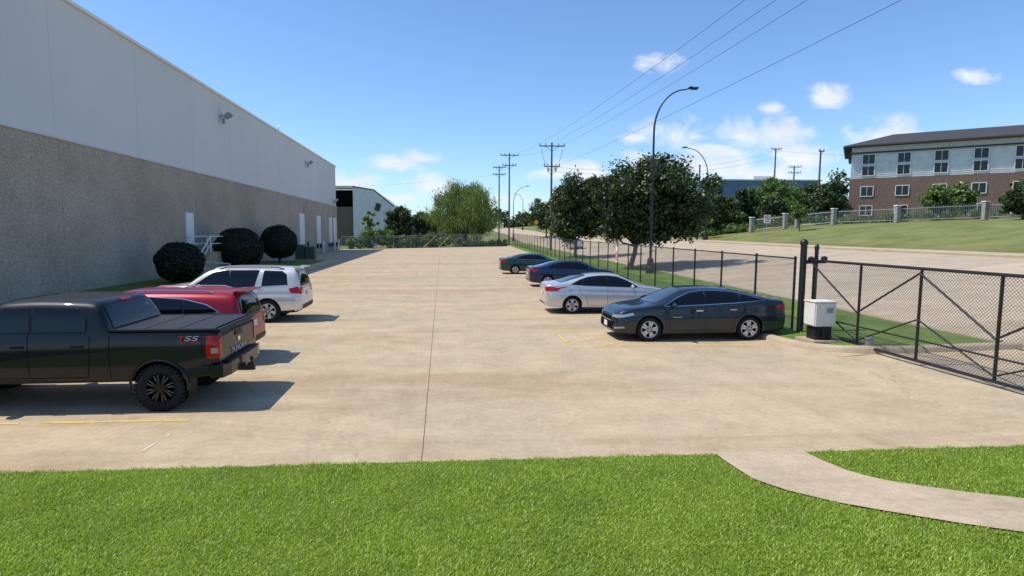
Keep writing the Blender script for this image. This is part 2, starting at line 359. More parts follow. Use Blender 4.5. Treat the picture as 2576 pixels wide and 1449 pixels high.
def tree(x,y,label,mat,top,bot,rx,ry=None,cx=0,cy=0,nc=70,per=170,leaf=.14,tr=.16,seed=1,name='tree',group=None,droop=0,lump=.24,cone=False,flatb=True,cat='tree'):
    rs=np.random.default_rng(seed); r2=random.Random(seed); ry=ry or rx; z0=H(x,y)
    e=empty(name,(x,y,z0),label,cat,group)
    top-=z0; bot-=z0; rz=(top-bot)/2; zc=(top+bot)/2
    C=[]
    while len(C)<nc:
        d=rs.normal(size=3); d/=np.linalg.norm(d); q=rs.random()**.4*.84; p=d*q
        if cone: 
            k=1-(p[2]+1)/2*.85; p=np.array([p[0]*k*1.2,p[1]*k*1.2,p[2]])
        if flatb and p[2]<-.55: p[2]=-.55-abs(rs.normal())*.12
        k=1+.18*math.sin(3*math.atan2(p[1],p[0])+seed)+.12*math.sin(5*p[2]+seed*2)
        C.append(np.array([cx+p[0]*rx*k,cy+p[1]*ry*k,zc+p[2]*rz]))
    C=np.array(C); R=rs.uniform(.55,1.3,nc)*lump*min(rx,rz*1.2)
    V,F=leaf_arrays(C,R,per,leaf,rs,droop=droop)
    V2,F2=leaf_arrays(C,R*1.5,max(6,per//8),leaf,rs,droop=droop); F2=F2+len(V)
    V=np.concatenate([V,V2]);F=np.concatenate([F,F2]); V[:,2]=np.maximum(V[:,2],.05)
    c=np_mesh('crown',V,F,mat,e)
    t=MB(); fork=max(.3,bot+rz*.25)
    t.tube([(0,0,-.3),(0,0,.0),(tr*.15,0,.35),(cx*.25,cy*.2,fork*.6),(cx*.35,cy*.3,fork)],[tr*1.7,tr*1.35,tr,tr*.85,tr*.75],9)
    for i in range(9):
        q=C[r2.randrange(nc)]; a=Vector((cx*.35,cy*.3,fork*r2.uniform(.75,1))); b=Vector(q); m=(a+b)/2+Vector((r2.uniform(-.3,.3),r2.uniform(-.3,.3),-.1*rz))
        t.tube([a,m,b],[tr*.5,tr*.33,tr*.1],6)
    t.build('trunk',M['bark'],e,smooth=50); return e
tree(14.4,43.2,'broad dark green oak on the verge by the fence',M['oak'],9.1,1.35,5.3,4.5,cx=1.2,nc=210,per=240,leaf=.135,tr=.2,seed=3,group='oaks on the street verge',lump=.2)
tree(14.0,60,'smaller dark oak beside the chain link fence',M['oak'],9.4,1.3,3.8,3.4,cx=.2,nc=130,per=220,leaf=.155,tr=.17,seed=8,group='oaks on the street verge',lump=.23)
tree(4.6,112,'large pale green willow behind the lot fence',M['willow'],14.2,.4,7.6,6.5,nc=140,per=230,leaf=.24,tr=.35,seed=11,droop=1.3,lump=.19,name='willow_tree',flatb=False)
tree(-8.2,112,'dark rounded tree behind the lot fence',M['oak'],8.4,.8,3.3,nc=60,per=180,leaf=.2,seed=12)
tree(-13.5,110,'thin young tree growing by the warehouse',M['willow'],7.3,1.0,1.6,nc=28,per=70,leaf=.2,seed=13,tr=.08)
for i,(x,y,tp,bt,r,mt,lb) in enumerate([
 (24,132,11.5,3.2,5.0,'oak','dark oak beside the distant street'),(30.5,140,11,3.6,4.6,'oak','dark oak beside the distant street'),
 (40.5,85,10.6,2.2,3.0,'oak','dark tree on the bank across the street'),(45,90,8.6,2.6,3.0,'lite','leafy tree on the bank across the street'),
 (57.5,97,13.4,4.2,5.2,'lite','bright green spreading tree behind the iron fence'),(65,98,12.4,4.4,4.4,'oak','leafy tree behind the iron fence'),
 (58.5,84,11.2,4,3.2,'oak','dark tree beside the apartment block'),(53,90,9.4,3.6,3.0,'lite','leafy tree behind the iron fence'),
 (50,85,8.6,3.4,2.6,'oak','dark low tree behind the iron fence'),
 (66,72,9.5,4.6,3.2,'lite','leafy tree in front of the apartment block'),(62,58,8.5,4.5,2.6,'oak','dark tree in front of the apartment block'),
 (-5,150,8.5,2,3,'oak','distant tree beyond the lot'),(-1.5,165,9.5,2,3.6,'oak','distant tree beyond the lot')]):
    tree(x,y,lb,M[mt],tp,bt,r,nc=55,per=140,leaf=.22,seed=20+i,group='background trees',tr=.18)
for i,(x,y,tp) in enumerate([(49.2,93,11.4),(51.5,94,10.4)]):
    tree(x,y,'narrow dark conifer behind the bank',M['oak'],tp,3.2,2.0,nc=44,per=130,leaf=.2,seed=50+i,cone=True,name='conifer_tree',flatb=False,group='conifers')
tree(44.8,70,'small young tree on the roadside lawn',M['lite'],6.8,4.2,1.4,nc=26,per=90,leaf=.13,seed=60,tr=.06)
tree(36.5,79,'small young tree on the roadside lawn',M['willow'],6.2,3.2,1.2,nc=20,per=60,leaf=.13,seed=61,tr=.06)
def mass(name,segs,mat,n,r,leaf,seed,label,cat,per=90):
    rs=np.random.default_rng(seed); C=[];R=[]
    for i in range(n):
        x0,y0,x1,y1,hh,dp=segs[rs.integers(len(segs))]; t=rs.random(); x=x0+(x1-x0)*t; y=y0+(y1-y0)*t+rs.uniform(-dp,dp)
        h2=hh*(.65+.35*math.sin(x*.35+seed)*math.sin(x*.13+1)); C.append((x,y,H(x,y)+rs.random()**.7*max(.3,h2))); R.append(r*rs.uniform(.6,1.3))
    V,F=leaf_arrays(np.array(C),R,per,leaf,rs); o=np_mesh(name,V,F,mat); tag(o,label,cat,kind='stuff')
mass('vine_hedge',[(-17,107,-9,107.5,4.0,1.4),(-10,107,-1,107.5,2.8,1.2),(-2,107,12,107.5,1.8,1)],M['lite'],240,.7,.16,71,'tangled vines and shrubs along the lot fence','shrubs')
mass('far_woods',[(-60,260,0,260,9,12),(0,250,110,250,9,12),(100,240,260,220,11,14),(-14,185,8,185,4,5)],M['oak'],420,3.2,.8,72,'distant wooded horizon','woods',70)
mass('roadside_shrubs',[(38,84,48,80,1.5,1.2),(48,80,60,73,1.3,1),(60,73,80,58,1.3,1)],M['lite'],170,.6,.14,73,'low shrubs along the iron fence','shrubs')
mass('bank_trees',[(40,100,60,112,4.6,4),(56,100,66,96,6,3),(70,105,120,95,9,5)],M['oak'],220,1.9,.34,74,'dark band of trees on the bank','trees',110)
def ball(x,y,r,top,label,seed,stem=0):
    rs=np.random.default_rng(seed); z0=H(x,y)+.12; e=empty('round_shrub',(x,y,z0),label,'shrub','clipped round shrubs'); hz=(top-z0-stem)/2
    n=15000; d=rs.normal(size=(n,3)); d/=np.linalg.norm(d,axis=1)[:,None]
    lump=1+.04*np.sin(d[:,0]*7+seed)*np.sin(d[:,2]*6)+.025*np.sin(d[:,1]*15+d[:,2]*9)
    p=d*np.array([r,r,hz])*(lump*rs.uniform(.95,1.02,n))[:,None]; p[:,2]+=hz+stem
    p[:,2]=np.where(p[:,2]<stem+.08,stem+.08+rs.random(n)*.1,p[:,2])
    nn=d+rs.normal(size=(n,3))*.8; t=np.cross(nn,rs.normal(size=(n,3))); t/=np.linalg.norm(t,axis=1)[:,None]; nn/=np.linalg.norm(nn,axis=1)[:,None]; bb=np.cross(nn,t)
    s=.05*rs.uniform(.6,1.5,n)[:,None]; V=np.stack([p-t*s,p+bb*s*.6,p+t*s,p-bb*s*.6],1).reshape(-1,3); F=np.arange(n*4).reshape(-1,4)
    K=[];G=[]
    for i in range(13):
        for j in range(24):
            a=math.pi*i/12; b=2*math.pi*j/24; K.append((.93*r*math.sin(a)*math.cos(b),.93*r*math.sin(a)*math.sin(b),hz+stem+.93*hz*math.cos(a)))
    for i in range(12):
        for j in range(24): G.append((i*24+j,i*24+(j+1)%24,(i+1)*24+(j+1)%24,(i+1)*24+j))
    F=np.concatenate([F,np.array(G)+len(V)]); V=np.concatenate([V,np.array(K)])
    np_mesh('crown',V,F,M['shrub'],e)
    t=MB(); t.tube([(0,0,-.2),(.03,0,stem+.4)],[.12,.1],8)
    for k in range(4): t.tube([(.03,0,stem*.6),(math.cos(k*1.6)*.5,math.sin(k*1.6)*.5,stem+.6)],[.07,.05],6)
    t.build('trunk',M['bark'],e)
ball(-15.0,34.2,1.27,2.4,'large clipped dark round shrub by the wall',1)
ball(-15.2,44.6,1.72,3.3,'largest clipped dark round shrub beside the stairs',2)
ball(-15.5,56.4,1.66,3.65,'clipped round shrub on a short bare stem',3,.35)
# ------------------------------------------------------------ warehouse
WX=-17.7
W=empty('warehouse',(WX,10,0),'long grey warehouse with pebbled lower wall and painted top','warehouse')
def wp(mb,name,mats,**k): 
    o=mb.build(name,mats,W,**k); o.location=(-WX,-10,0); return o
b=MB(); b.box((WX-20,50,3.35),(40,100,7.9)); wp(b,'lower_wall',M['agg'])
b=MB(); b.box((WX-20.05,50,10.6),(39.9,99.9,6.6)); wp(b,'upper_wall',M['wallup'])
b=MB(); b.box((WX-.14,50,13.98),(.42,100.1,.16)); b.box((WX-20,99.9,13.98),(40,.3,.16)); wp(b,'parapet_cap',M['white'])
y=13.5
while y<99:
    b=MB(); b.box((WX-.098,y,10.6),(.006,.025,6.58)); wp(b,'panel_joint',M['jt']); b=MB(); b.box((WX+.0,y,3.7),(.008,.02,7.1)); wp(b,'panel_joint',M['jt2']); y+=7.5
b=MB(); b.box((WX-.03,50,7.32),(.2,99.6,.06)); wp(b,'ledge',M['wallup'])
def door(y,w,z0,z1,name='door'):
    f=MB(); f.box((WX+.04,y,(z0+z1)/2),(.08,w+.16,z1-z0+.16)); d=wp(f,'door',M['jt'])
    p=MB(); p.box((WX+.10,y,(z0+z1)/2),(.05,w,z1-z0))
    if w>1.5:
        for k in range(1,6): p.box((WX+.13,y,z0+(z1-z0)*k/6),(.012,w,.03))
    pan=p.build('door_panel',M['white'],d)
    if w<1.5:
        h=MB(); h.box((WX+.15,y-w*.38,z0+1.0),(.05,.12,.04)); h.build('handle',M['steel'],d)
door(42.0,1.15,1.65,4.3)
for yy in (74.8,84.8,93.6,97.4):
    door(yy,2.5,1.4,5.3)
    for q in (-1.1,1.1): b=MB(); b.box((WX+.12,yy+q,1.0),(.2,.35,.6),bev=.02); wp(b,'dock_bumper',M['plast'])
    b=MB(); b.box((WX+.35,yy+1.9,.9),(.25,.25,1.8)); wp(b,'dock_post',M['ygreen'] if yy<80 else M['white'])
for yy,zz in ((49,12.35),(78.6,12.1),(97,8.2)):
    b=MB(); R=Matrix.Rotation(math.radians(-35),3,'Y'); b.box((WX+.15,yy,zz),(.5,.12,.12)); b.box((WX+.55,yy,zz+.02),(.55,.75,.28),0,R,.04); b.box((WX+.2,yy,zz-.4),(.2,.3,.45),0,None,.03); wp(b,'floodlight',M['steel'])
b=MB(); b.tube([(WX-.1,66,13.9),(WX-.1,66,14.5),(WX+.2,66,14.6)],.05,6); wp(b,'vent_pipe',M['steel'])
# stairs
S=empty('entry_stairs',(-16.8,41.5,0),'raised concrete entry stairs with white handrails','stairs')
b=MB(); b.box((0,.9,.85),(1.7,2.4,1.5))
for k in range(8): b.box((.3,-.45-.3*k,(1.42-.18*k)/2+.06),(1.1,.3,1.42-.18*k))
b.build('steps',M['kerb'],S)
b=MB()
for xx in (-.28,.85):
    b.tube([(xx,2.0,1.6),(xx,2.0,2.7),(xx,-.3,2.7),(xx,-2.7,1.15),(xx,-2.7,.1)],.045,6); b.tube([(xx,2.0,2.2),(xx,-.3,2.2),(xx,-2.7,.65)],.035,6); b.tube([(xx,-.3,1.6),(xx,-.3,2.7)],.04,6)
b.tube([(-.2,2.0,2.7),(.85,2.0,2.7)],.04,6)
b.tube([(.85,-2.7,1.15),(3.2,-3.4,.95),(3.2,-3.4,.1)],.045,6); b.tube([(.85,-2.7,.65),(3.2,-3.4,.5)],.035,6)
b.build('handrail',M['white'],S)
U=empty('utility_cabinet',(-14.3,61.8,.1),'two dull green steel utility cabinets on a pad','utility box')
for q in (((-.5,0,.8),(.9,1.0,1.6)),((.55,0,.7),(.95,1.0,1.4))): b=MB(); b.box(q[0],q[1],bev=.03); b.build('cabinet',M['ygreen'],U)
b=MB(); b.box((0,0,.03),(2.3,1.4,.1)); b.build('pad',M['kerb'],U)
# far warehouse with gable
G=empty('metal_warehouse',(-18,135,0),'white metal warehouse with sloping roof and open dark bay','warehouse')
b=MB(); pr=[(-2.2,0),(7,0),(7,9.0),(2.6,12.6),(-2.2,13.4)]
V=[(x,0,z) for x,z in pr]+[(x,40,z) for x,z in pr]; F=[(0,1,2,3,4),(9,8,7,6,5)]+[(i,(i+1)%5,(i+1)%5+5,i+5) for i in range(5)]; b.add(V,F); b.build('wall',M['siding'],G)
b=MB(); b.box((-8.2,3,4.4),(11.9,4,8.8))
for k in range(22): b.box((-13.8+k*.53,.95,4.4),(.16,.1,8.8))
b.build('corrugated_wall',M['corr'],G)
b=MB(); b.box((-8.2,1.4,13.2),(12,5,.5)); b.build('roof_edge',M['wallup'],G)
b=MB()
for k in range(6): b.tube([(-14+k*2,1,9),(-13+k*2,1,12.8),(-12+k*2,1,9)],.08,5)
b.tube([(-14,1,9),(-2.3,1,9)],.1,5); b.box((-8.2,6,10.9),(12,.2,4.2)); b.build('truss',M['dark'],G)
b=MB(); b.box((3.4,-.12,8.7),(1.1,.2,1.7),0,Matrix.Rotation(.3,3,'Y')); b.build('vent',M['roof'],G)
b=MB(); b.box((3.7,-.06,1.6),(1.0,.1,2.6)); b.build('door',M['white'],G)
b=MB(); b.tube([(-2.25,-.1,13.42),(2.6,-.1,12.64),(7.05,-.1,9.0)],.14,6); b.build('roof_trim',M['roof'],G)
def simple_bld(name,loc,label,cat,size,wallm,roofm,wins,over=.3):
    e=empty(name,loc,label,cat); b=MB(); b.box((0,0,size[2]/2),size); b.build('wall',wallm,e)
    b=MB(); b.box((0,0,size[2]+.15),(size[0]+over*2,size[1]+over*2,.3)); b.build('roof',roofm,e)
    for (x,z,w,h) in wins:
        b=MB(); b.box((x,-size[1]/2-.03,z),(w,.06,h)); b.build('window',M['glass'],e)
    return e
simple_bld('low_shop',(-6.5,180,2.2),'low grey flat roofed building in the distance','building',(16,12,5),M['stone'],M['roof'],[(-4,2,3,1.4),(1,2,3,1.4),(5,2,2,1.4)])
bb=simple_bld('office_building',(80,150,4.5),'long low blue grey building behind the trees','building',(29,20,11.2),M['blueb'],M['siding'],[(-9,6,4,1.5),(-3,6,4,1.5),(3,6,4,1.5),(9,6,4,1.5)])
for q in (((-9,0,12.0),(3,3,1.6)),((4,0,12.2),(5,4,1.8))): b=MB(); b.box(*q); b.build('rooftop_unit',M['siding'],bb)
# apartment block
A=empty('apartment_block',(69.3,95,5.0),'three storey apartment block with brick base and hipped roof','apartment building',rot=-.64)
b=MB(); b.box((15,8,3),(30,16,8)); b.build('brick_wall',M['brick'],A)
b=MB(); b.box((15,8,9.6),(29.9,15.9,5.6)); 
for k in range(18): b.box((15,.02,7.0+k*.3),(29.92,.06,.02))
b.build('siding_wall',M['siding'],A)
b=MB(); z=12.4; V=[(-1.2,-1.2,z),(31.2,-1.2,z),(31.2,17.2,z),(-1.2,17.2,z),(6,8,z+2.6),(25,8,z+2.6)]; b.add(V,[(0,1,5,4),(1,2,5),(2,3,4,5),(3,0,4),(0,3,2,1)]); b.box((15,8,12.28),(32.4,18.4,.22)); b.box((15,8,11.2),(31,16.8,.2)); b.build('roof',M['roof'],A)
for zz in (1.6,4.8,8.2,10.1):
    for k in range(6):
        w=MB(); w.box((2.5+k*4.8,-.06,zz),(1.6,.08,1.5)); o=w.build('window',M['glass'],A); f=MB()
        for a,c in (((2.5+k*4.8,-.08,zz+.8),(1.8,.1,.1)),((2.5+k*4.8,-.08,zz-.8),(1.8,.1,.1)),((1.62+k*4.8,-.08,zz),(.1,.1,1.6)),((3.38+k*4.8,-.08,zz),(.1,.1,1.6)),((2.5+k*4.8,-.1,zz),(.05,.06,1.5))): f.box(a,c)
        f.build('frame',M['white'],o)
# ------------------------------------------------------------ fences
def fence(pts,h,label,chain,postm,pr=.035,skip=()):
    x0,y0=pts[0]; z0=H(x0,y0); e=empty('chain_link_fence',(x0,y0,z0),label,'fence')
    P=[Vector((x-x0,y-y0,H(x,y)-z0)) for x,y in pts]
    me=None
    for i,p in enumerate(P):
        if me is None:
            b=MB(); b.tube([(0,0,-.2),(0,0,h)],pr,8); b.lathe([(0,h+.05),(pr*1.2,h+.03),(pr*1.3,h)],8,'z'); o=b.build('post',postm,e,smooth=40); me=o.data
        else: o=finish(bpy.data.objects.new('post',me),e)
        o.location=p
    b=MB(); b.tube([p+Vector((0,0,h-.02)) for p in P],pr*.7,6); b.build('top_rail',postm,e)
    b=MB(); b.tube([p+Vector((0,0,.08)) for p in P],.012,5); b.build('bottom_wire',postm,e)
    V=[];F=[]
    for p in P: V+=[p+Vector((.04,0,.06)),p+Vector((.04,0,h))]
    for i in range(len(P)-1): F.append((2*i,2*i+2,2*i+3,2*i+1))
    MB().add(V,F).build('chain_mesh',chain,e,fix=False); return e
ys_f=[15.9]+[18.2+2.65*i for i in range(34)]
fence([(fx(y),y) for y in ys_f],2.15,'long black chain link fence between lot and street',M['chain'],M['black'],.035)
fence([(fx(105.5)-.0-x,105.5) for x in rng(0,31,3.1)],2.2,'grey chain link fence across the end of the lot',M['chaing'],M['steel'],.04)
sg=empty('fence_sign',(fx(36.75)-.06,36.75,H(fx(36.75),36.75)),'narrow white and pink notice hung on the fence','sign')
b=MB(); b.box((0,0,1.45),(.02,.36,1.0)); b.build('panel',M['white'],sg); b=MB(); b.box((-.015,0,1.35),(.012,.3,.6)); b.build('print',pmat('pink_print',(.6,.25,.25),.6),sg)
# gate
gx=10.28; ga=empty('sliding_gate',(gx,15.3,.12),'black chain link sliding gate with diagonal braces','gate')
b=MB(); Lg=7.2
b.tube([(0,0,.1),(0,0,2.1),(0,-Lg,2.1),(0,-Lg,.1),(0,0,.1)],.035,8)
for k in range(1,4): b.tube([(0,-k*1.8,.1),(0,-k*1.8,2.1)],.03,8)
b.tube([(0,0,.55),(0,-Lg,.55)],.02,6); b.build('frame',M['black'],ga,smooth=40)
for k in range(4):
    a,c=-k*1.8,-(k+1)*1.8
    b=MB(); b.tube([(-.04,a,2.0 if k%2==0 else .9),(-.04,c,.9 if k%2==0 else 2.0)],.022,6); b.build('brace',M['black'],ga)
    b=MB(); b.tube([(-.02,a,.2 if k%2 else 1.0),(-.02,c,1.0 if k%2 else .2)],.018,6); b.build('brace',M['black'],ga)
MB().add([(.03,0,.1),(.03,-Lg,.1),(.03,-Lg,2.1),(.03,0,2.1)],[(0,1,2,3)]).build('chain_mesh',M['chain'],ga,fix=False)
for i,(x,y,h,r) in enumerate(((10.12,15.55,2.6,.085),(10.5,15.55,2.45,.05),(10.12,7.9,2.5,.085))):
    e=empty('gate_post',(x,y,H(x,y)),'thick black round gate post with domed cap','gate post','gate posts')
    b=MB(); b.tube([(0,0,-.3),(0,0,h)],r,14); b.build('shaft',M['black'],e,smooth=40)
    b=MB(); b.lathe([(0,h+.09),(r*.6,h+.075),(r*1.15,h+.03),(r*1.25,h-.02),(r*1.25,h-.07),(r,h-.07)],14,'z'); b.build('cap',M['black'],e,smooth=40)
    for zz in (.35,2.05): b=MB(); b.box((.1,-.05,zz),(.28,.12,.1),0,None,.015); b.lathe([(0,-.05),(.07,-.05),(.08,0),(.07,.05),(0,.05)],14,'y',(.16,-.1,zz+.08)); b.build('roller',M['black'],e)
ob=empty('gate_operator',(9.8,14.25,.1),'cream metal gate motor box on a black pedestal','gate motor box'); ob.scale=(.86,.86,.95)
b=MB(); b.box((0,0,.07),(.95,.9,.14),bev=.02); b.build('pad',M['kerb'],ob)
b=MB(); b.box((0,0,.32),(.50,.46,.40),bev=.02); b.box((-.05,-.25,.34),(.1,.05,.34)); b.tube([(.1,-.2,.25),(.3,-.5,.2),(.7,-.7,.16),(1.0,-1.0,.1)],.02,6); b.build('pedestal',M['black'],ob)
b=MB(); b.box((0,0,.84),(.66,.56,.66),bev=.03); b.box((0,0,1.18),(.7,.6,.03),bev=.01); b.build('housing',M['box'],ob,smooth=40)
b=MB(); b.box((.12,-.285,.95),(.2,.01,.14)); b.build('name_plate',M['steel'],ob)
cb=empty('photo_eye',(10.3,13.1,.12),'small grey sensor box on a short stand','sensor')
b=MB(); b.box((0,0,.17),(.14,.14,.24),0,None,.02); b.box((0,0,.32),(.17,.17,.06),0,None,.02); b.build('sensor_box',M['steel'],cb)
# iron fence with pillars
pl=[(43.3,78.5),(46.6,76),(47.8,75.2),(51.0,72.5),(56,68),(62,62.5),(68,56)]
for x,y in pl:
    e=empty('stone_pillar',(x,y,H(x,y)),'stone clad fence pillar with pale cap','pillar','stone fence pillars')
    b=MB(); b.box((0,0,.92),(.52,.52,2.04),bev=.03); b.build('shaft',M['stone'],e); b=MB(); b.box((0,0,2.0),(.66,.66,.13),bev=.03); b.build('cap',M['white'],e)
fe=empty('iron_fence',(pl[0][0],pl[0][1],H(*pl[0])),'grey iron picket fence on the bank','fence')
o0=Vector(fe.location); b=MB(); rl=MB()
for (xa,ya),(xb,yb) in zip(pl[:-1],pl[1:]):
    A0=Vector((xa,ya,H(xa,ya)))-o0; B0=Vector((xb,yb,H(xb,yb)))-o0; l=(B0-A0).length; k=int(l/.16)
    for i in range(1,k):
        p=A0.lerp(B0,i/k); b.box((p.x,p.y,p.z+.95),(.03,.03,1.7))
    for zz in (.25,1.6): rl.tube([A0+Vector((0,0,zz)),B0+Vector((0,0,zz))],.025,5)
o=b.build('picket',M['steel'],fe,fix=False); o['kind']='stuff'; o=rl.build('rail',M['steel'],fe); o['kind']='stuff'
# ------------------------------------------------------------ lamps, poles, wires, signs
def lamp(x,y,h,arm,side,label,r=.09):
    z=H(x,y)+.05; e=empty('street_lamp',(x,y,z),label,'street lamp','curved arm street lamps')
    b=MB(); b.lathe([(.0,1.05),(.16,1.05),(.2,.95),(.24,.5),(.3,.45),(.3,0),(.3,-.2)],16,'z'); b.build('base',M['black'],e,smooth=30)
    cv=arm*1.25
    pts=[(0,0,.9),(0,0,h*.4),(0,0,h-cv*1.1)]; rr=[r,r*.85,r*.7]
    for i in range(1,15):
        t=i/14*math.pi/2; pts.append((side*arm*(1-math.cos(t)),0,h-cv*1.1+cv*1.05*math.sin(t))); rr.append(r*(.7-.25*i/14))
    pts.append((side*(arm+.2),0,h-.05)); rr.append(r*.42); b=MB(); b.tube(pts,rr,10); b.build('shaft',M['black'],e,smooth=40)
    b=MB(); b.box((side*(arm+.48),0,h-.03),(.7,.32,.1),0,None,.04); b.box((side*(arm+.55),0,h-.1),(.4,.24,.05),0,None,.01); b.box((side*(arm+.35),0,h+.05),(.1,.1,.08)); b.build('lamp_head',M['black'],e,smooth=40)
lamp(13.9,37.7,12.15,2.05,1,'tall black street lamp with curved arm on the verge')
lamp(34.6,74,12.0,2.7,-1,'black street lamp with curved arm beside the sidewalk')
lamp(15.9,128,12.0,2.7,1,'distant black street lamp with curved arm',.1)
lamp(33.3,145,12.0,2.4,-1,'distant black street lamp with curved arm',.1)
lamp(26,185,11.5,2.2,-1,'distant black street lamp with curved arm',.11)
def upole(x,y,top,arms,label,r=.15):
    z=H(x,y); e=empty('utility_pole',(x,y,z),label,'utility pole','wooden utility poles'); h=top-z
    b=MB(); b.tube([(0,0,-.3),(0,0,h*.5),(0,0,h)],[r*1.15,r,r*.75],10); b.build('shaft',M['wood'],e,smooth=40)
    for (dz,w) in arms:
        b=MB(); b.box((0,-r-.05,h-dz),(w,.12,.14)); b.tube([(-w*.3,-r-.05,h-dz),(0,-r,h-dz-.7),(w*.3,-r-.05,h-dz)],.03,5); 
        for t in (-.48,-.25,.25,.48): b.lathe([(.0,.32),(.05,.3),(.07,.2),(.05,.1),(.03,0)],8,'z',(t*w,-r-.05,h-dz+.07))
        b.build('crossarm',M['wood'],e)
    return e
pa=upole(15.0,79,15.1,[(.5,3.5),(3.2,2.2)],'tall wooden utility pole with two crossarms and cables')
for s in (-1,1):
    b=MB(); b.tube([(s*1.5,-.2,13.8),(s*1.1,-.2,12.4),(s*.7,-.2,11.2),(s*.2,-.15,10.4)],.025,5); b.build('jumper_cable',M['black'],pa)
    b=MB(); b.lathe([(0,0),(.12,.05),(.12,.55),(0,.6)],10,'z',(s*.5,-.3,10.7)); b.build('insulator',M['steel'],pa)
upole(12.6,108,17.6,[(.5,3.4),(2.3,2.6)],'wooden utility pole with two crossarms')
upole(11.9,120,16.6,[(.4,2.6),(1.8,2.6)],'wooden utility pole with two crossarms')
upole(35.3,78,12.2,[],'plain wooden pole behind the street lamp',.13)
upole(66,112,19.5,[(.2,2.0)],'plain wooden pole above the bank trees',.16)
upole(60.5,90,16,[(.2,.9)],'dark wooden pole behind the iron fence',.16)
upole(80,128,18,[(.3,3),(1.6,3)],'distant utility pole with crossarms',.18)
upole(16.8,-12,15.2,[(.5,3.5)],'wooden utility pole beside the street')
def wire(p0,p1,sag,r=.011):
    p0,p1=Vector(p0),Vector(p1); n=24; pts=[]
    for i in range(n+1):
        t=i/n; q=p0.lerp(p1,t); q.z-=sag*4*t*(1-t); pts.append(tuple(q-p0))
    e=MB().tube(pts,r,5).build('power_line',M['black'],None,tuple(p0)); tag(e,'thin black overhead power line sagging between poles','power line','overhead power lines')
for dx in (-1.68,0.0,1.68): wire((15+dx,78.8,14.9),(16.9+dx*.8,-12,15.2),1.0)
wire((15,78.8,11.6),(17,-12,11.8),.6,.011)
for dx in (-1.6,1.6): wire((15+dx,78.8,14.9),(12.6+dx,108,17.3),.5,.012)
wire((12.6,108,15.4),(11.9,120,16),.1,.015)
wire((15,78.8,11.8),(66,112,18.8),1.6,.014); wire((15,78.8,11.2),(66,112,17.8),1.6,.014); wire((66,112,19),(130,120,20),1,.016)
wire((12,120,14.8),(-60,128,12.6),1.5,.009)
def text(s,size,mat,parent,name,ext=.003,loc=(0,0,0),rot=(0,0,0),sx=1):
    c=bpy.data.curves.new(name,'FONT'); c.body=s; c.size=size; c.extrude=ext; c.shear=.25 if name=='decal_lettering' else 0; t=bpy.data.objects.new('tmp',c); COL.objects.link(t); bpy.context.view_layer.update()
    me=bpy.data.meshes.new_from_object(t.evaluated_get(bpy.context.evaluated_depsgraph_get())); bpy.data.objects.remove(t); me.materials.clear(); me.materials.append(mat)
    o=finish(bpy.data.objects.new(name,me),parent,loc); o.rotation_euler=rot; o.scale=(sx,1,1); return o
def sign(x,y,h,kind,label):
    z=H(x,y); e=empty('road_sign',(x,y,z),label,'sign'); b=MB(); b.tube([(0,0,-.2),(0,0,h)],.035,8); b.build('pole',M['steel'],e)
    b=MB()
    if kind=='np': b.box((0,-.05,h-.4),(.7,.02,.85),0,None,.005)
    else: b.box((0,-.05,h-.4),(.8,.02,.8),0,Matrix.Rotation(math.pi/4,3,'Y'))
    b.build('panel',M['white'] if kind=='np' else M['signyel'],e)
    if kind=='np':
        b=MB(); b.lathe([(.20,-.0),(.26,0),(.26,-.01),(.20,-.01)],28,'y',(0,-.065,h-.27),closed=True); b.box((0,-.072,h-.27),(.46,.006,.05),0,Matrix.Rotation(.785,3,'Y')); b.build('prohibition_ring',M['signred'],e)
        b=MB(); b.box((0,-.066,h-.66),(.5,.006,.08)); b.build('red_bar',M['signred'],e)
        text('P',.36,M['black'],e,'letter',.003,(-.1,-.064,h-.39),(math.pi/2,0,0))
sign(33.3,57.5,3.0,'np','white no parking sign with red ring on a post')
sign(20.5,125,4.2,'y','yellow diamond warning sign on a post'); sign(25,130,4.4,'y','yellow diamond warning sign on a post')
for x,y in ((-3.2,101),(-.6,102)):
    e=empty('guy_guard',(x,y,H(x,y)),'slanted yellow guy wire guard','guy guard','yellow guy guards'); b=MB(); b.tube([(0,0,0),(1.1,1.5,1.1),(2.2,3,2.2)],.03,8); b.build('sleeve',M['signyel'],e)
# ------------------------------------------------------------ vehicles
def pchip(P):
    x=np.array([p[0] for p in P],float); y=np.array([p[1] for p in P],float); h=np.diff(x); d=np.diff(y)/h; m=np.zeros(len(x)); m[0]=d[0]; m[-1]=d[-1]
    for i in range(1,len(x)-1):
        if d[i-1]*d[i]>0: w1=2*h[i]+h[i-1]; w2=h[i]+2*h[i-1]; m[i]=(w1+w2)/(w1/d[i-1]+w2/d[i])
    def f(t):
        t=min(max(t,x[0]),x[-1]); i=min(max(int(np.searchsorted(x,t))-1,0),len(h)-1); s=(t-x[i])/h[i]
        return float((2*s**3-3*s*s+1)*y[i]+(s**3-2*s*s+s)*h[i]*m[i]+(-2*s**3+3*s*s)*y[i+1]+(s**3-s*s)*h[i]*m[i+1])
    return f
def clipx(poly,x0,x1):
    for sgn,xc in ((1,x0),(-1,x1)):
        out=[]
        for i in range(len(poly)):
            a,b=poly[i],poly[(i+1)%len(poly)]; ia=sgn*(a[0]-xc)>=0; ib=sgn*(b[0]-xc)>=0
            if ia: out.append(a)
            if ia!=ib: t=(xc-a[0])/(b[0]-a[0]); out.append((xc,a[1]+(b[1]-a[1])*t))
        poly=out
        if not poly: break
    return poly
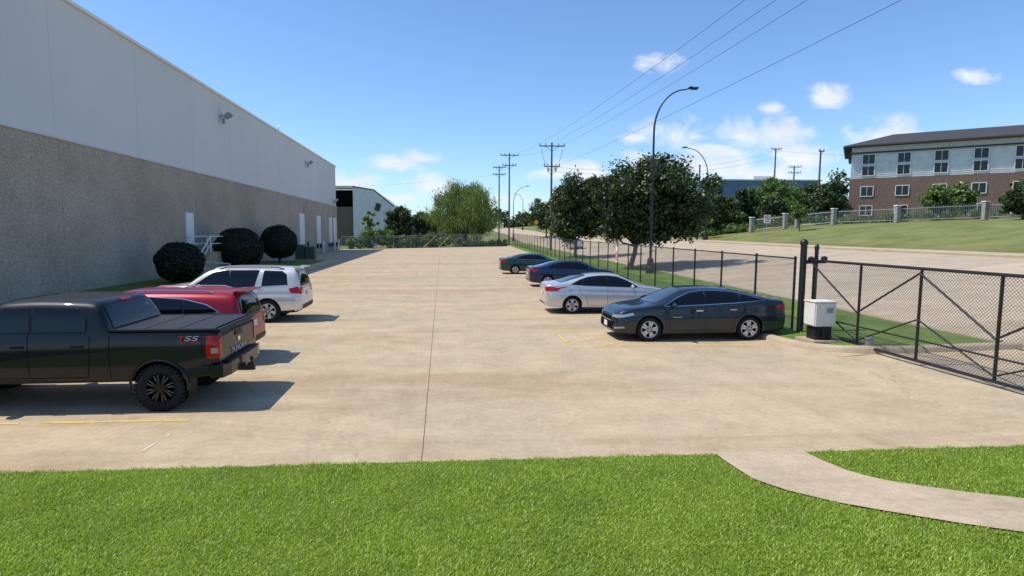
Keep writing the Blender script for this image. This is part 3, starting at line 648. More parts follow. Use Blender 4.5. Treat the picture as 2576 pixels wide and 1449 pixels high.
def project(mb,bvh,Lc,poly,view,eps,mi=0,cell=.07):
    bm=bmesh.new(); vs=[bm.verts.new((p[0],p[1],0)) for p in poly]
    try: bm.faces.new(vs)
    except Exception: bm.free(); return
    for ax in (0,1):
        a=min(p[ax] for p in poly); c=max(p[ax] for p in poly); t=a+cell
        while t<c-1e-3:
            co=[0,0,0]; co[ax]=t; no=[0,0,0]; no[ax]=1
            bmesh.ops.bisect_plane(bm,geom=list(bm.verts)+list(bm.edges)+list(bm.faces),plane_co=co,plane_no=no); t+=cell
    bm.verts.index_update(); V=[]
    for v in bm.verts:
        u,w=v.co.x,v.co.y
        o,d={'L':((u,3,w),(0,-1,0)),'R':((u,-3,w),(0,1,0)),'T':((u,w,4),(0,0,-1)),'B':((-1,u,w),(1,0,0)),'F':((Lc+1,u,w),(-1,0,0))}[view]
        h=bvh.ray_cast(Vector(o),Vector(d))
        if h[0] is None: h=bvh.find_nearest(Vector(o)+Vector(d)*(2.1 if view in 'LR' else 1.1))
        n=h[1]
        if n.dot(Vector(d))>0: n=-n
        V.append(h[0]+n*eps)
    F=[[v.index for v in f.verts] for f in bm.faces]; bm.free(); mb.add(V,F,mi)
def grow(poly,e):
    n=len(poly); out=[]
    ar=sum(poly[i][0]*poly[(i+1)%n][1]-poly[(i+1)%n][0]*poly[i][1] for i in range(n)); sg=1 if ar>0 else -1
    for i in range(n):
        a,b,c=Vector(poly[i-1]),Vector(poly[i]),Vector(poly[(i+1)%n]); d1=(b-a).normalized(); d2=(c-b).normalized()
        n1=Vector((d1.y,-d1.x))*sg; n2=Vector((d2.y,-d2.x))*sg; m=(n1+n2); 
        m=m.normalized() if m.length>.2 else n1
        k=e/max(.45,m.dot(n1)); out.append((b.x+m.x*k,b.y+m.y*k))
    return out
def flip(p): return [(-a,b) for a,b in p][::-1]
def wheel_meshes(R,w,nsp,rimm,style,rr=.66):
    t=MB(); rR=R*rr
    t.lathe([(rR,-w*.42),(R*.86,-w*.5),(R*.95,-w*.47),(R,-w*.36),(R,w*.36),(R*.95,w*.47),(R*.86,w*.5),(rR,w*.42)],40,closed=True)
    if style=='off':
        for k in range(34):
            a=2*math.pi*k/34; Rm=Matrix.Rotation(-a,3,'Y')
            for yy in (-.42,-.14,.14,.42): c=Rm@Vector((R+.002,yy*w,0)); t.box(c,(.022,w*.2,.045),0,Rm)
    r=MB()
    for s in (1,-1):
        r.lathe([(rR*1.01,s*w*.43),(rR*.97,s*w*.47),(rR*.92,s*w*.43),(rR*.9,s*w*.2)],40)
        r.lathe([(0,s*w*.16),(rR*.93,s*w*.14)],30,mi=1); r.lathe([(0,s*w*.44),(R*.1,s*w*.43),(R*.13,s*w*.36),(R*.14,s*w*.15)],20)
        for k in range(nsp):
            sp=.2 if nsp==5 else .14
            offs=(0,) if style=='five' else (-sp,sp)
            for of in offs:
                a=2*math.pi*k/nsp+of+.3; a0=2*math.pi*k/nsp+of*.4+.3
                wa=.026 if style!='five' else .05; wb=.024 if style!='five' else .06
                if style=='off': wa,wb=.016,.014
                def P(rad,ang,ww,yy): return (rad*math.cos(ang)-ww*math.sin(ang),yy,rad*math.sin(ang)+ww*math.cos(ang))
                y1,y0=s*w*.42,s*w*.18
                V=[P(R*.08,a0,-wa,y1),P(R*.08,a0,wa,y1),P(rR*.95,a,wb,y1),P(rR*.95,a,-wb,y1),P(R*.08,a0,-wa,y0),P(R*.08,a0,wa,y0),P(rR*.95,a,wb,y0),P(rR*.95,a,-wb,y0)]
                r.add(V,[(0,1,2,3),(7,6,5,4),(0,4,5,1),(1,5,6,2),(2,6,7,3),(3,7,4,0)])
                if style=='off':
                    q=[P(rR*.5,a,-.0015,y1+s*.003),P(rR*.5,a,.002,y1+s*.003),P(rR*.88,a+.05,.002,y1+s*.003),P(rR*.88,a+.05,-.0015,y1+s*.003)]; r.add(q,[(0,1,2,3)],2)
    to=t.build('tyre',M['rub'],None,smooth=35); ro=r.build('rim',[rimm,M['dark'],M['silverpaint']],None,smooth=30)
    return to,ro
def car(name,label,cat,S,cx,cy,face,pm):
    Lc,Wd=S['L'],S['W']; root=empty(name,(cx,cy,H(cx,cy)),label,cat,'cars parked in the lot',0 if face>0 else math.pi)
    OFF=(-Lc/2,0,0)
    top,belt,bot,wf=pchip(S['top']),pchip(S['belt']),pchip(S['bot']),pchip(S['plan']); sf=pchip(S.get('sf',[(0,.90),(.08,.94),(.2,.957),(.27,.985),(.5,1.0),(.70,.992),(.76,.970),(.88,.964),(1,.945)])); p=S.get('p',3.9); tum=S.get('tum',.34)
    X=sorted(set([round(v,4) for v in list(np.linspace(0,.1,9))+list(np.linspace(.1,.6,13))+list(np.linspace(.6,Lc-.6,64))+list(np.linspace(Lc-.6,Lc-.1,13))+list(np.linspace(Lc-.1,Lc,9))]+S.get('xs',[])))
    V=[];n=0
    for x in X:
        w=wf(x)*Wd/2; zt=top(x); zb=min(belt(x),zt-.02); zo=min(bot(x),zb-.06); h=[(0,zo),(w*.5,zo),(w*.84,zo+.005)]
        for s in np.linspace(.02,1,20): h.append((w*sf(s),zo+(zb-zo)*s))
        yb=w*sf(1)
        for t in np.linspace(0,math.pi/2,13)[1:]:
            q=math.sin(t)**(2/p); c=max(0,math.cos(t))**(2/p)
            z=zb+(zt-zb)*q; h.append(((yb-tum*(z-zb))*c,z))
        h[-1]=(0,zt); loop=h+[(-a,b) for a,b in h[-2:0:-1]]; n=len(loop); V+=[(x,a,b) for a,b in loop]
    F=[]
    for i in range(len(X)-1):
        for k in range(n): F.append((i*n+k,i*n+(k+1)%n,(i+1)*n+(k+1)%n,(i+1)*n+k))
    for base in (0,(len(X)-1)*n):
        c=np.mean(V[base:base+n],axis=0); V.append(tuple(c)); F+= [(base+k,base+(k+1)%n,len(V)-1) for k in range(n)]
    bvh=BVHTree.FromPolygons([Vector(v) for v in V],F)
    body=MB().add(V,F).build('body',[pm,M['dark'],M['plast']],root,OFF)
    R=S['R']; cut=MB(); ra=R+S.get('gap',.045)
    for xw in S['wx']:
        for sd in (1,-1):
            Vc=[];m=44
            for yy in (sd*(Wd/2-.34),sd*(Wd/2+.3)):
                for k in range(m): a=2*math.pi*k/m; Vc.append((xw+ra*math.cos(a),yy,R+.01+ra*math.sin(a)))
            Fc=[(k,(k+1)%m,m+(k+1)%m,m+k) for k in range(m)]+[tuple(range(m))[::-1],tuple(range(m,2*m))]; cut.add(Vc,Fc)
    co=cut.build('cutter',M['dark'],root,OFF)
    bo=body.modifiers.new('b','BOOLEAN'); bo.object=co; bo.operation='DIFFERENCE'; bo.solver='EXACT'; bpy.context.view_layer.update()
    me=bpy.data.meshes.new_from_object(body.evaluated_get(bpy.context.evaluated_depsgraph_get())); body.modifiers.clear()
    if len(me.polygons)>500: body.data=me
    bpy.data.objects.remove(co); me=body.data
    me.materials.clear(); [me.materials.append(q) for q in (pm,M['dark'],M['plast'])]
    clad=S.get('clad',0); arch=S.get('arch',0)
    for f in me.polygons:
        c=f.center; mi=0
        for xw in S['wx']:
            dd=math.hypot(c.x-xw,c.z-R-.01)
            if dd<ra+.002: mi=1
            elif arch and dd<ra+arch: mi=2
        if mi==0 and c.z<clad+.0: mi=2
        if mi==0 and c.z<S.get('under',.24): mi=2
        f.material_index=mi
    me.shade_smooth(); me.set_sharp_from_angle(angle=math.radians(26))
    def part(nm,polys,mats,eps=.006,cell=.07):
        b=MB()
        for q in polys:
            view,poly=q[0],q[1]; mi=q[2] if len(q)>2 else 0; ep=q[3] if len(q)>3 else eps
            project(b,bvh,Lc,poly,view,ep,mi,cell)
        return b.build(nm,mats,root,OFF,smooth=40,fix=False) if b.f else None
    sg=S['sg']; tr=M['chrome'] if S.get('chrome') else M['plast']
    for v in 'LR':
        part('window_trim',[(v,grow(sg,.022))],tr,.004)
        part('pillar_trim',[(v,grow(sg,.004))],M['plast'],.006)
    cuts=S['cuts']
    for v in 'LR':
        for a,b2 in zip(cuts[:-1],cuts[1:]):
            q=clipx(sg,a+.025,b2-.025)
            if len(q)>2: part('window',[(v,q)],M['glass'],.009)
    wv,wp_=S['ws']; part('windscreen_seal',[(wv,grow(wp_,.02))],M['plast'],.004); part('windscreen',[(wv,wp_)],M['glassl'],.008,.09)
    wv,wp_=S['rw']; part('rear_window_seal',[(wv,grow(wp_,.02))],M['plast'],.004); part('rear_window',[(wv,wp_)],M['glass'],.008,.06)
    for sd in (0,1):
        for nm,key,mats in (('headlight','head',[M['clear'],M['dark']]),('tail_light','tail',[M['red'],M['clear']])):
            P=[]
            for it in S[key]:
                view,poly=it[0],it[1]; mi=it[2] if len(it)>2 else 0
                if view=='S': P.append(('L' if sd==0 else 'R',poly,mi,.010+.002*mi))
                else: P.append((view,poly if sd==0 else flip(poly),mi,.010+.002*mi))
            part(nm,P,mats,.01,.05)
    for q in S.get('grille',[]): part('grille',[('F',q)],M['dark'],.006)
    for q in S.get('grill_trim',[]): part('grille_trim',[('F',q)],M['chrome'],.012)
    for q in S.get('reartrim',[]): part('rear_trim',[('B',q)],S.get('rtm',M['chrome']),.010)
    if 'rearlow' in S: part('rear_valance',[('B',q) for q in S['rearlow']],M['plast'],.008)
    pz=S['plate']; 
    for v,zz in (('B',pz[0]),('F',pz[1])):
        if zz: part('licence_plate',[(v,[(-.15,zz-.075),(.15,zz-.075),(.15,zz+.075),(-.15,zz+.075)])],M['plate'],.018,.3)
    for pl_ in S['seams']:
        rb=[]
        for (xa,za),(xb,zb_) in zip(pl_[:-1],pl_[1:]):
            d=Vector((xb-xa,zb_-za)); 
            if d.length<1e-4: continue
            nn=Vector((-d.y,d.x)).normalized()*.005; rb.append([(xa+nn.x,za+nn.y),(xa-nn.x,za-nn.y),(xb-nn.x,zb_-nn.y),(xb+nn.x,zb_+nn.y)])
        for v in 'LR': part('door_seam',[(v,q) for q in rb],M['dark'],.0025,.12)
    for v,sd in (('L',1),('R',-1)):
        for hx,hz in S['handles']:
            hit=bvh.ray_cast(Vector((hx,3*sd,hz)),Vector((0,-sd,0)))
            if hit[0] is not None:
                b=MB(); b.box((hx,hit[0].y+sd*.025,hz),(.2,.022,.032),0,None,.008); b.box((hx-.08,hit[0].y+sd*.01,hz),(.02,.03,.02)); b.box((hx+.08,hit[0].y+sd*.01,hz),(.02,.03,.02)); b.build('door_handle',M['chrome'] if S.get('chrome') else pm,root,OFF,smooth=40)
        mx,mz=S['mirror']; yy=Wd/2*.90
        b=MB(); ms=S.get('msize',1); bm=bmesh.new(); bmesh.ops.create_icosphere(bm,subdivisions=3,radius=1)
        Vm=[(mx+v2.co.x*.075*ms*(1 if v2.co.x>0 else .45),sd*(yy+.13)+v2.co.y*.13,mz+v2.co.z*.075*ms) for v2 in bm.verts]; bm.verts.index_update(); b.add(Vm,[[q.index for q in f.verts] for f in bm.faces]); bm.free()
        b.tube([(mx+.02,sd*(yy-.06),mz-.05),(mx,sd*(yy+.08),mz-.03)],.022,8); b.build('side_mirror',S.get('mm',pm),root,OFF,smooth=60)
    if S.get('rails'):
        x0,x1,yy=S['rails']
        for sd in (1,-1):
            b=MB(); pts=[]
            for i in range(11):
                x=x0+(x1-x0)*i/10; h=bvh.ray_cast(Vector((x,sd*yy,4)),Vector((0,0,-1))); pts.append((x,sd*yy,h[0].z+(.055 if 0<i<10 else .0)))
            b.tube(pts,.02,6); b.build('roof_rail',S.get('railm',M['plast']),root,OFF,smooth=40)
    for nm,fn in S.get('extra',[]): fn(root,OFF,bvh,pm)
    to,ro=wheel_meshes(R,S.get('tw',.22),S['spokes'],S['rimm'],S['style'],S.get('rr',.66)); first=True
    for xw in S['wx']:
        for sd in (1,-1):
            e=bpy.data.objects.new('wheel',None); finish(e,root,(xw-Lc/2,sd*(Wd/2-S.get('tw',.22)/2-S.get('inset',.03)),R+.002)); e.rotation_euler=(0,rnd.uniform(0,6),0)
            if first: t2,r2=to,ro; first=False
            else: t2=to.copy(); r2=ro.copy(); COL.objects.link(t2); COL.objects.link(r2)
            t2.parent=e; r2.parent=e; t2.location=(0,0,0); r2.location=(0,0,0)
    return root
def plan(Lc,r=(.74,.86,.94,.98),f=(.60,.78,.89,.96)):
    return [(0,r[0]),(.06,r[1]),(.22,r[2]),(.55,r[3]),(1.2,1),(Lc-1.3,1),(Lc-.65,f[3]),(Lc-.28,f[2]),(Lc-.08,f[1]),(Lc,f[0])]
def sedan(Lc,Wd,Hh,R,wx,fam,fast=False):
    k=Hh/1.455; a=Lc/4.92
    Z=lambda z:z*k
    top=[(0,.62),(.02,.88),(.05,1.06),(.10,1.10),(.5,1.135),(.8,1.19),(1.25,1.33),(1.7,1.42),(2.15,1.453),(2.5,1.455),(2.9,1.415),(3.25,1.285),(3.75,1.045),(4.0,.99),(4.4,.935),(4.7,.86),(4.85,.74),(4.9,.62),(4.92,.52)]
    if fast: top=[(0,.62),(.02,.90),(.05,1.08),(.10,1.13),(.38,1.16),(.75,1.24),(1.25,1.36),(1.7,1.43),(2.15,1.454),(2.5,1.452),(2.9,1.41),(3.25,1.275),(3.75,1.045),(4.0,.99),(4.4,.935),(4.7,.86),(4.85,.74),(4.9,.62),(4.92,.52)]
    belt=[(0,.55),(.03,.84),(.10,.98),(.6,1.025),(1.5,.995),(2.6,.95),(3.6,.915),(4.1,.885),(4.5,.82),(4.75,.72),(4.88,.58),(4.92,.46)]
    bot=[(0,.34),(.1,.27),(.5,.22),(1.5,.19),(3.5,.18),(4.5,.19),(4.8,.21),(4.92,.27)]
    T=lambda P:[(x*a,Z(z)) for x,z in P]
    sg=[(1.0,1.09),(1.3,1.22),(1.65,1.32),(2.05,1.362),(2.45,1.366),(2.8,1.325),(3.15,1.19),(3.52,.995),(3.45,.98),(2.6,1.01),(1.6,1.05)]
    if fast: sg=[(.72,1.12),(1.15,1.245),(1.6,1.335),(2.05,1.367),(2.45,1.365),(2.8,1.32),(3.15,1.185),(3.52,.995),(3.45,.98),(2.6,1.01),(1.5,1.065)]
    S=dict(L=Lc,W=Wd,R=R,wx=wx,top=T(top),belt=T(belt),bot=T(bot),plan=plan(Lc),sg=T(sg),
      cuts=([.5*a,1.40*a,2.38*a,3.6*a] if fast else [.9*a,1.42*a,2.38*a,3.6*a]),ws=('T',[(2.95*a,-.50),(2.95*a,.50),(3.35*a,.58),(3.76*a,.62),(3.80*a,.3),(3.82*a,0),(3.80*a,-.3),(3.76*a,-.62),(3.35*a,-.58)]),
      rw=('T',[(.62*a,-.54),(.58*a,0),(.62*a,.54),(1.2*a,.52),(1.55*a,.46),(1.60*a,0),(1.55*a,-.46),(1.2*a,-.52)]),
      head=[('S',T([(4.38,.735),(4.84,.64),(4.86,.69),(4.42,.80)])),('F',[(.45,Z(.645)),(.80,Z(.665)),(.78,Z(.745)),(.45,Z(.695))])],
      tail=[('S',T([(.04,.84),(.38,.88),(.42,.96),(.12,1.02),(.04,.97)])),('B',[(.42,Z(.86)),(.84,Z(.84)),(.84,Z(1.0)),(.42,Z(.97))]),('B',[(.46,Z(.89)),(.58,Z(.89)),(.58,Z(.93)),(.46,Z(.93))],1)],
      grille=[[(-.54,Z(.26)),(.54,Z(.26)),(.64,Z(.53)),(-.64,Z(.53))],[(-.42,Z(.56)),(.42,Z(.56)),(.44,Z(.65)),(-.44,Z(.65))]],
      reartrim=[[(-.4,Z(.92)),(.4,Z(.92)),(.4,Z(.945)),(-.4,Z(.945))]],rearlow=[[(-.6,Z(.30)),(.6,Z(.30)),(.55,Z(.40)),(-.55,Z(.40))]],
      plate=(Z(.72),None),seams=[T([(3.42,.95),(3.42,.40),(3.36,.30)]),T([(2.40,1.33),(2.38,.95),(2.36,.30)]),T([(1.25,1.02),(1.32,.80),(1.56,.62),(1.60,.42),(1.62,.30)]),T([(1.62,.30),(3.36,.30)]),T([(3.44,.96),(3.9,.93),(4.4,.86)]),T([(.9,.82),(1.0,.82),(1.0,.9),(.9,.9),(.9,.82)])],
      handles=[(2.58*a,Z(.85)),(1.62*a,Z(.87))],mirror=(3.3*a,Z(1.0)),spokes=5,rimm=M['alloy'],style='split',rr=.70,chrome=True)
    S.update(fam); return S
PT=dict(malibu=paint('paint_dark_slate',(.014,.023,.034),.1,.3,.85,.2),silver=paint('paint_silver',(.62,.63,.65),.5,.32),blue=paint('paint_navy',(.008,.020,.070),.0,.3,.8,.2),
 green=paint('paint_dark_green',(.010,.042,.042),.0,.3,.8,.2),red=paint('paint_crimson',(.32,.004,.018),.15,.35,.6,.2),wsil=paint('paint_pale_silver',(.74,.74,.72),.25,.32),truck=paint('paint_charcoal',(.007,.009,.012),.0,.4,.6,.1))
def side_text(s,size,x,z,sd,mat,nm,sx=1,Wy=None):
    def fn(root,OFF,bvh,pm):
        h=bvh.ray_cast(Vector((x,3*sd,z)),Vector((0,-sd,0)))
        rot=(math.pi/2,0,math.pi) if sd>0 else (math.pi/2,0,0)
        text(s,size,mat,root,nm,.002,(x+OFF[0],h[0].y+sd*.012,z),rot,sx)
    return (nm,fn)
def fog(root,OFF,bvh,pm):
    for sd in (1,-1):
        b=MB(); project(b,bvh,4.92,[(.66*sd,.34),(.82*sd,.37),(.82*sd,.42),(.66*sd,.38)],'F',.012); b.build('fog_light',M['clear'],root,OFF)
SM=sedan(4.92,1.86,1.455,.335,[1.13,3.96],dict(plate=(.72,.42),grill_trim=[[(-.6,.535),(.6,.535),(.6,.552),(-.6,.552)],[(-.45,.66),(.45,.66),(.45,.672),(-.45,.672)]],extra=[side_text('MALIBU',.036,3.32,.67,1,M['chrome'],'badge_lettering',1.9),('fog_light',fog)]),True)
car('parked_car','dark slate sedan parked nose out by the gate','car',SM,4.72+2.46,16.2,-1,PT['malibu'])
SC=sedan(4.75,1.78,1.46,.32,[.98,3.74],dict(chrome=False,tw=.2)); car('parked_car','silver sedan parked facing the fence','car',SC,3.80+2.375,21.65,1,PT['silver'])
SE=sedan(4.85,1.80,1.45,.32,[1.0,3.82],dict(chrome=False,tw=.2)); car('parked_car','navy blue sedan parked facing the fence','car',SE,4.80+2.42,32.1,1,PT['blue'])
SG=sedan(4.90,1.82,1.48,.32,[1.05,3.82],dict(tw=.2)); car('parked_car','dark green sedan parked facing the fence','car',SG,4.2+2.45,41.9,1,PT['green'])
def suv(Lc,Wd,Hh,fam):
    a=Lc/5.1; k=Hh/1.80; Z=lambda z:z*k; T=lambda P:[(x*a,Z(z)) for x,z in P]
    S=dict(L=Lc,W=Wd,top=T([(0,.62),(.02,.95),(.05,1.14),(.10,1.36),(.16,1.56),(.22,1.69),(.28,1.735),(.5,1.765),(1.2,1.79),(2.0,1.80),(2.8,1.79),(3.15,1.72),(3.5,1.50),(3.86,1.26),(4.2,1.22),(4.7,1.16),(4.97,1.06),(5.06,.86),(5.1,.64)]),
     belt=T([(0,.56),(.03,.88),(.10,1.02),(.4,1.10),(1,1.11),(2.5,1.08),(3.6,1.07),(4.2,1.07),(4.7,1.01),(4.98,.86),(5.1,.55)]),
     bot=T([(0,.42),(.2,.32),(.8,.28),(2,.26),(4,.26),(4.8,.28),(5.1,.36)]),plan=plan(Lc,(.84,.93,.975,.99),(.70,.84,.92,.975)),tum=.19,p=4.8,
     sg=T([(.48,1.24),(.52,1.54),(.66,1.64),(1.6,1.68),(2.5,1.68),(2.93,1.61),(3.28,1.39),(3.64,1.16),(3.5,1.14),(2.2,1.16)]),cuts=[.4*a,1.34*a,2.4*a,3.8*a],
     ws=('T',[(3.0*a,-.64),(2.98*a,0),(3.0*a,.64),(3.42*a,.70),(3.82*a,.74),(3.86*a,0),(3.82*a,-.74),(3.42*a,-.70)]),
     rw=('B',[(-.68,Z(1.18)),(.68,Z(1.18)),(.66,Z(1.40)),(.58,Z(1.65)),(-.58,Z(1.65)),(-.66,Z(1.40))]),
     head=[('S',T([(4.62,.82),(4.98,.78),(4.98,.92),(4.66,1.0)])),('F',[(.5,Z(.76)),(.85,Z(.78)),(.82,Z(.94)),(.5,Z(.90))])],
     tail=[('S',T([(.05,.92),(.36,.97),(.42,1.10),(.12,1.16),(.06,1.06)])),('B',[(.52,Z(.94)),(.9,Z(.92)),(.9,Z(1.14)),(.54,Z(1.12))]),('B',[(.6,Z(.97)),(.80,Z(.97)),(.80,Z(1.02)),(.6,Z(1.02))],1)],
     grille=[[(-.45,Z(.55)),(.45,Z(.55)),(.5,Z(.88)),(-.5,Z(.88))]],reartrim=[[(-.45,Z(1.07)),(.45,Z(1.07)),(.45,Z(1.10)),(-.45,Z(1.10))]],rearlow=[[(-.8,Z(.42)),(.8,Z(.42)),(.75,Z(.56)),(-.75,Z(.56))]],
     plate=(Z(.90),None),seams=[T([(3.50,1.08),(3.50,.5),(3.44,.38)]),T([(2.42,1.65),(2.40,1.1),(2.38,.38)]),T([(1.40,1.64),(1.38,1.1),(1.5,.85),(1.72,.7),(1.76,.38)]),T([(1.76,.38),(3.44,.38)]),T([(.10,.72),(.95,.74)])],
     handles=[(2.62*a,Z(.98)),(1.66*a,Z(.99))],mirror=(3.34*a,Z(1.17)),msize=1.3,chrome=True,rails=(.6*a,2.8*a,.66),clad=.40,arch=.0,under=.3)
    S.update(fam); return S
SA=suv(4.95,1.98,1.85,dict(R=.385,wx=[1.10,4.02],spokes=6,rimm=M['alloy'],style='split',tw=.25,inset=.02,chrome=False))
def dpillar(root,OFF,bvh,pm):
    for v in 'LR': b=MB(); project(b,bvh,4.95,[(1.30,1.16),(1.52,1.16),(1.36,1.73),(1.22,1.73)],v,.014); b.build('rear_pillar',pm,root,OFF,smooth=40,fix=False)
    b=MB(); b.box((.17,0,1.81),(.28,1.3,.035),0,None,.015); b.build('roof_spoiler',pm,root,OFF)
SA['extra']=[('p',dpillar)]
car('parked_car','pale silver large sport utility vehicle with roof rails','suv',SA,-4.68-2.475,20.4,-1,PT['wsil'])
SR=suv(4.8,1.9,1.68,dict(R=.37,wx=[1.0,3.86],spokes=6,rimm=M['alloy'],style='split',tw=.24,clad=.42,p=5,
   sg=[(.55,1.22),(.80,1.37),(1.3,1.49),(2.3,1.56),(2.75,1.50),(3.10,1.29),(3.45,1.10),(3.35,1.07),(2.0,1.11)],cuts=[.4,1.30,2.2,3.6],rails=(.7,2.6,.62),railm=M['chrome'],
   tail=[('S',[(.05,.78),(.12,.78),(.14,.97),(.36,1.06),(.32,1.10),(.1,1.06)]),('B',[(.70,.78),(.86,.76),(.86,1.06),(.74,1.04)])]))
def spoiler2(root,OFF,bvh,pm):
    b=MB(); b.box((.15,0,1.635),(.30,1.2,.03),0,None,.012); b.build('roof_spoiler',pm,root,OFF)
SR['extra']=[('p',spoiler2)]
car('parked_car','crimson red crossover with chrome window line','suv',SR,-4.48-2.4,14.05,-1,PT['red'])
# pickup
def truck_extra(root,OFF,bvh,pm):
    tv=pmat('tonneau_vinyl',(.018,.019,.021),.5)
    for k in range(3): b=MB(); b.box((.10+.29+k*.58,0,1.365),(.565,1.66,.03),0,None,.008); b.build('bed_cover',tv,root,OFF)
    for c,d in (((.93,.885,1.365),(1.76,.10,.035)),((.93,-.885,1.365),(1.76,.10,.035)),((.03,0,1.35),(.08,1.8,.05))): b=MB(); b.box(c,d,0,None,.01); b.build('bed_rail',M['plast'],root,OFF)
    b=MB(); P=[(-.06,-.98),(-.11,-.7),(-.12,0),(-.11,.7),(-.06,.98),(.14,1.0),(.14,-1.0)]; V=[(x,y,.56) for x,y in P]+[(x,y,.78) for x,y in P]; n=7
    b.add(V,[tuple(range(n))[::-1],tuple(range(n,2*n))]+[(i,(i+1)%n,n+(i+1)%n,n+i) for i in range(n)])
    for sd in (1,-1): b.box((.38,sd*.955,.66),(.5,.06,.18),0,Matrix.Rotation(.12,3,'Y'),.02)
    o=b.build('rear_bumper',pm,root,OFF); bv=o.modifiers.new('bv','BEVEL'); bv.width=.03; bv.segments=3; bv.limit_method='ANGLE'
    b=MB(); b.box((-.04,0,.795),(.14,1.5,.02),0,None,.005); b.build('bumper_step',M['plast'],root,OFF)
    b=MB(); b.box((-.12,0,.5),(.3,.09,.07)); b.box((-.20,0,.54),(.12,.07,.12),0,None,.01); b.lathe([(0,.14),(.03,.13),(.035,.1),(.02,.06),(.02,0)],12,'z',(-.22,0,.58)); b.build('tow_hitch',M['black'],root,OFF)
    for sd in (1,-1): b=MB(); b.box((.50,sd*.84,.44),(.03,.26,.36)); b.build('mud_flap',M['plast'],root,OFF)
    b=MB(); project(b,bvh,5.75,[(-.16,1.79),(.16,1.79),(.16,1.83),(-.16,1.83)],'B',.015); b.build('brake_light',M['red'],root,OFF)
    b=MB(); project(b,bvh,5.75,[(-.17,1.14),(.17,1.14),(.17,1.22),(-.17,1.22)],'B',.012); b.build('tailgate_handle',M['plast'],root,OFF)
    b=MB(); project(b,bvh,5.75,[(-.06,1.03),(.06,1.03),(.06,1.10),(-.06,1.10)],'B',.012); b.build('emblem',M['chrome'],root,OFF)
    text('TUNDRA',.15,M['decal'],root,'tailgate_lettering',.004,(OFF[0]-.012,.42,.86),(math.pi/2,0,-math.pi/2),1.25)
    text('T',.115,M['signred'],root,'decal_lettering',.002,(OFF[0]+.66,1.003,1.20),(math.pi/2,0,math.pi),1.6)
    text('SS',.115,M['decal'],root,'decal_lettering',.002,(OFF[0]+.555,1.003,1.20),(math.pi/2,0,math.pi),2.2)
    text('SPORT SERIES',.034,M['signred'],root,'decal_lettering',.002,(OFF[0]+.66,1.003,1.16),(math.pi/2,0,math.pi),1.9)
    for xw in (.98,4.68):
        for sd in (1,-1):
            b=MB(); pts=[(xw+.475*math.cos(t),sd*.985,.41+.475*math.sin(t)) for t in np.linspace(-.1,math.pi+.1,20)]; b.tube(pts,.024,6)
            b.build('wheel_arch_trim',pm,root,OFF,smooth=50)
TK=dict(L=5.75,W=1.99,R=.395,gap=.07,wx=[.98,4.68],tw=.29,inset=-.0,rr=.64,spokes=8,rimm=M['blk_alloy'],style='off',
 top=[(0,.9),(.012,1.22),(.04,1.31),(.1,1.335),(1.72,1.335),(1.77,1.35),(1.80,1.44),(1.88,1.64),(1.97,1.80),(2.04,1.845),(2.22,1.865),(2.9,1.885),(3.45,1.86),(3.75,1.76),(4.0,1.57),(4.3,1.37),(4.6,1.31),(5.2,1.26),(5.5,1.18),(5.68,1.02),(5.75,.8)],
 belt=[(0,.88),(.012,1.2),(.04,1.27),(.1,1.30),(1.72,1.31),(1.87,1.29),(3,1.27),(4.3,1.22),(5.2,1.17),(5.5,1.08),(5.75,.72)],
 bot=[(0,.76),(.3,.70),(.6,.58),(.9,.50),(4.5,.48),(5.3,.50),(5.75,.6)],plan=[(0,.95),(.03,.975),(.12,.985),(1.5,1),(4.8,1),(5.2,.98),(5.5,.93),(5.68,.85),(5.75,.75)],
 sf=[(0,.93),(.1,.965),(.35,.995),(.6,1.0),(.85,.985),(1,.965)],p=7,tum=.18,xs=[1.69,1.72,1.74,1.755,1.77,1.79,1.81,1.84,1.87,1.9,1.92,1.95,1.98,2.02],
 sg=[(2.14,1.36),(2.14,1.62),(2.24,1.72),(2.9,1.755),(3.45,1.73),(3.75,1.56),(4.05,1.36)],cuts=[2.0,3.0,4.2],
 ws=('T',[(3.48,-.68),(3.45,0),(3.48,.68),(3.9,.74),(4.25,.78),(4.3,0),(4.25,-.78),(3.9,-.74)]),rw=('B',[(-.76,1.40),(.76,1.40),(.72,1.77),(-.72,1.77)]),
 head=[('S',[(5.3,.95),(5.66,.9),(5.6,1.06),(5.35,1.12)]),('F',[(.6,.85),(.86,.87),(.84,1.05),(.6,1.05)])],
 tail=[('S',[(.01,.90),(.18,.90),(.21,1.06),(.18,1.27),(.02,1.27)]),('B',[(.84,.90),(.96,.90),(.96,1.26),(.86,1.27)]),('S',[(.02,.98),(.12,.98),(.12,1.07),(.02,1.07)],1)],
 grille=[[(-.5,.7),(.5,.7),(.5,1.05),(-.5,1.05)]],plate=(None,None),
 seams=[[(1.76,1.3),(1.76,.56)],[(4.1,1.3),(4.1,.6)],[(3.05,1.72),(3.03,.6)],[(2.07,1.3),(2.07,.95),(2.12,.6),(4.1,.6)],[(.27,1.31),(.27,.80)]],handles=[(3.2,1.12),(2.27,1.12)],mirror=(3.95,1.32),msize=1.7,chrome=False,under=.56,extra=[('x',truck_extra)])
car('pickup_truck','charcoal pickup with covered bed and black off road wheels','pickup truck',TK,-3.74-2.875,10.77,-1,PT['truck'])
SF=sedan(4.6,1.8,1.46,.32,[.98,3.68],dict(tw=.2)); c=car('street_car','silver car driving along the street','car',SF,18.6,80,1,PT['silver']); c.rotation_euler=(0,0,math.radians(87)); c['group']='cars on the street'
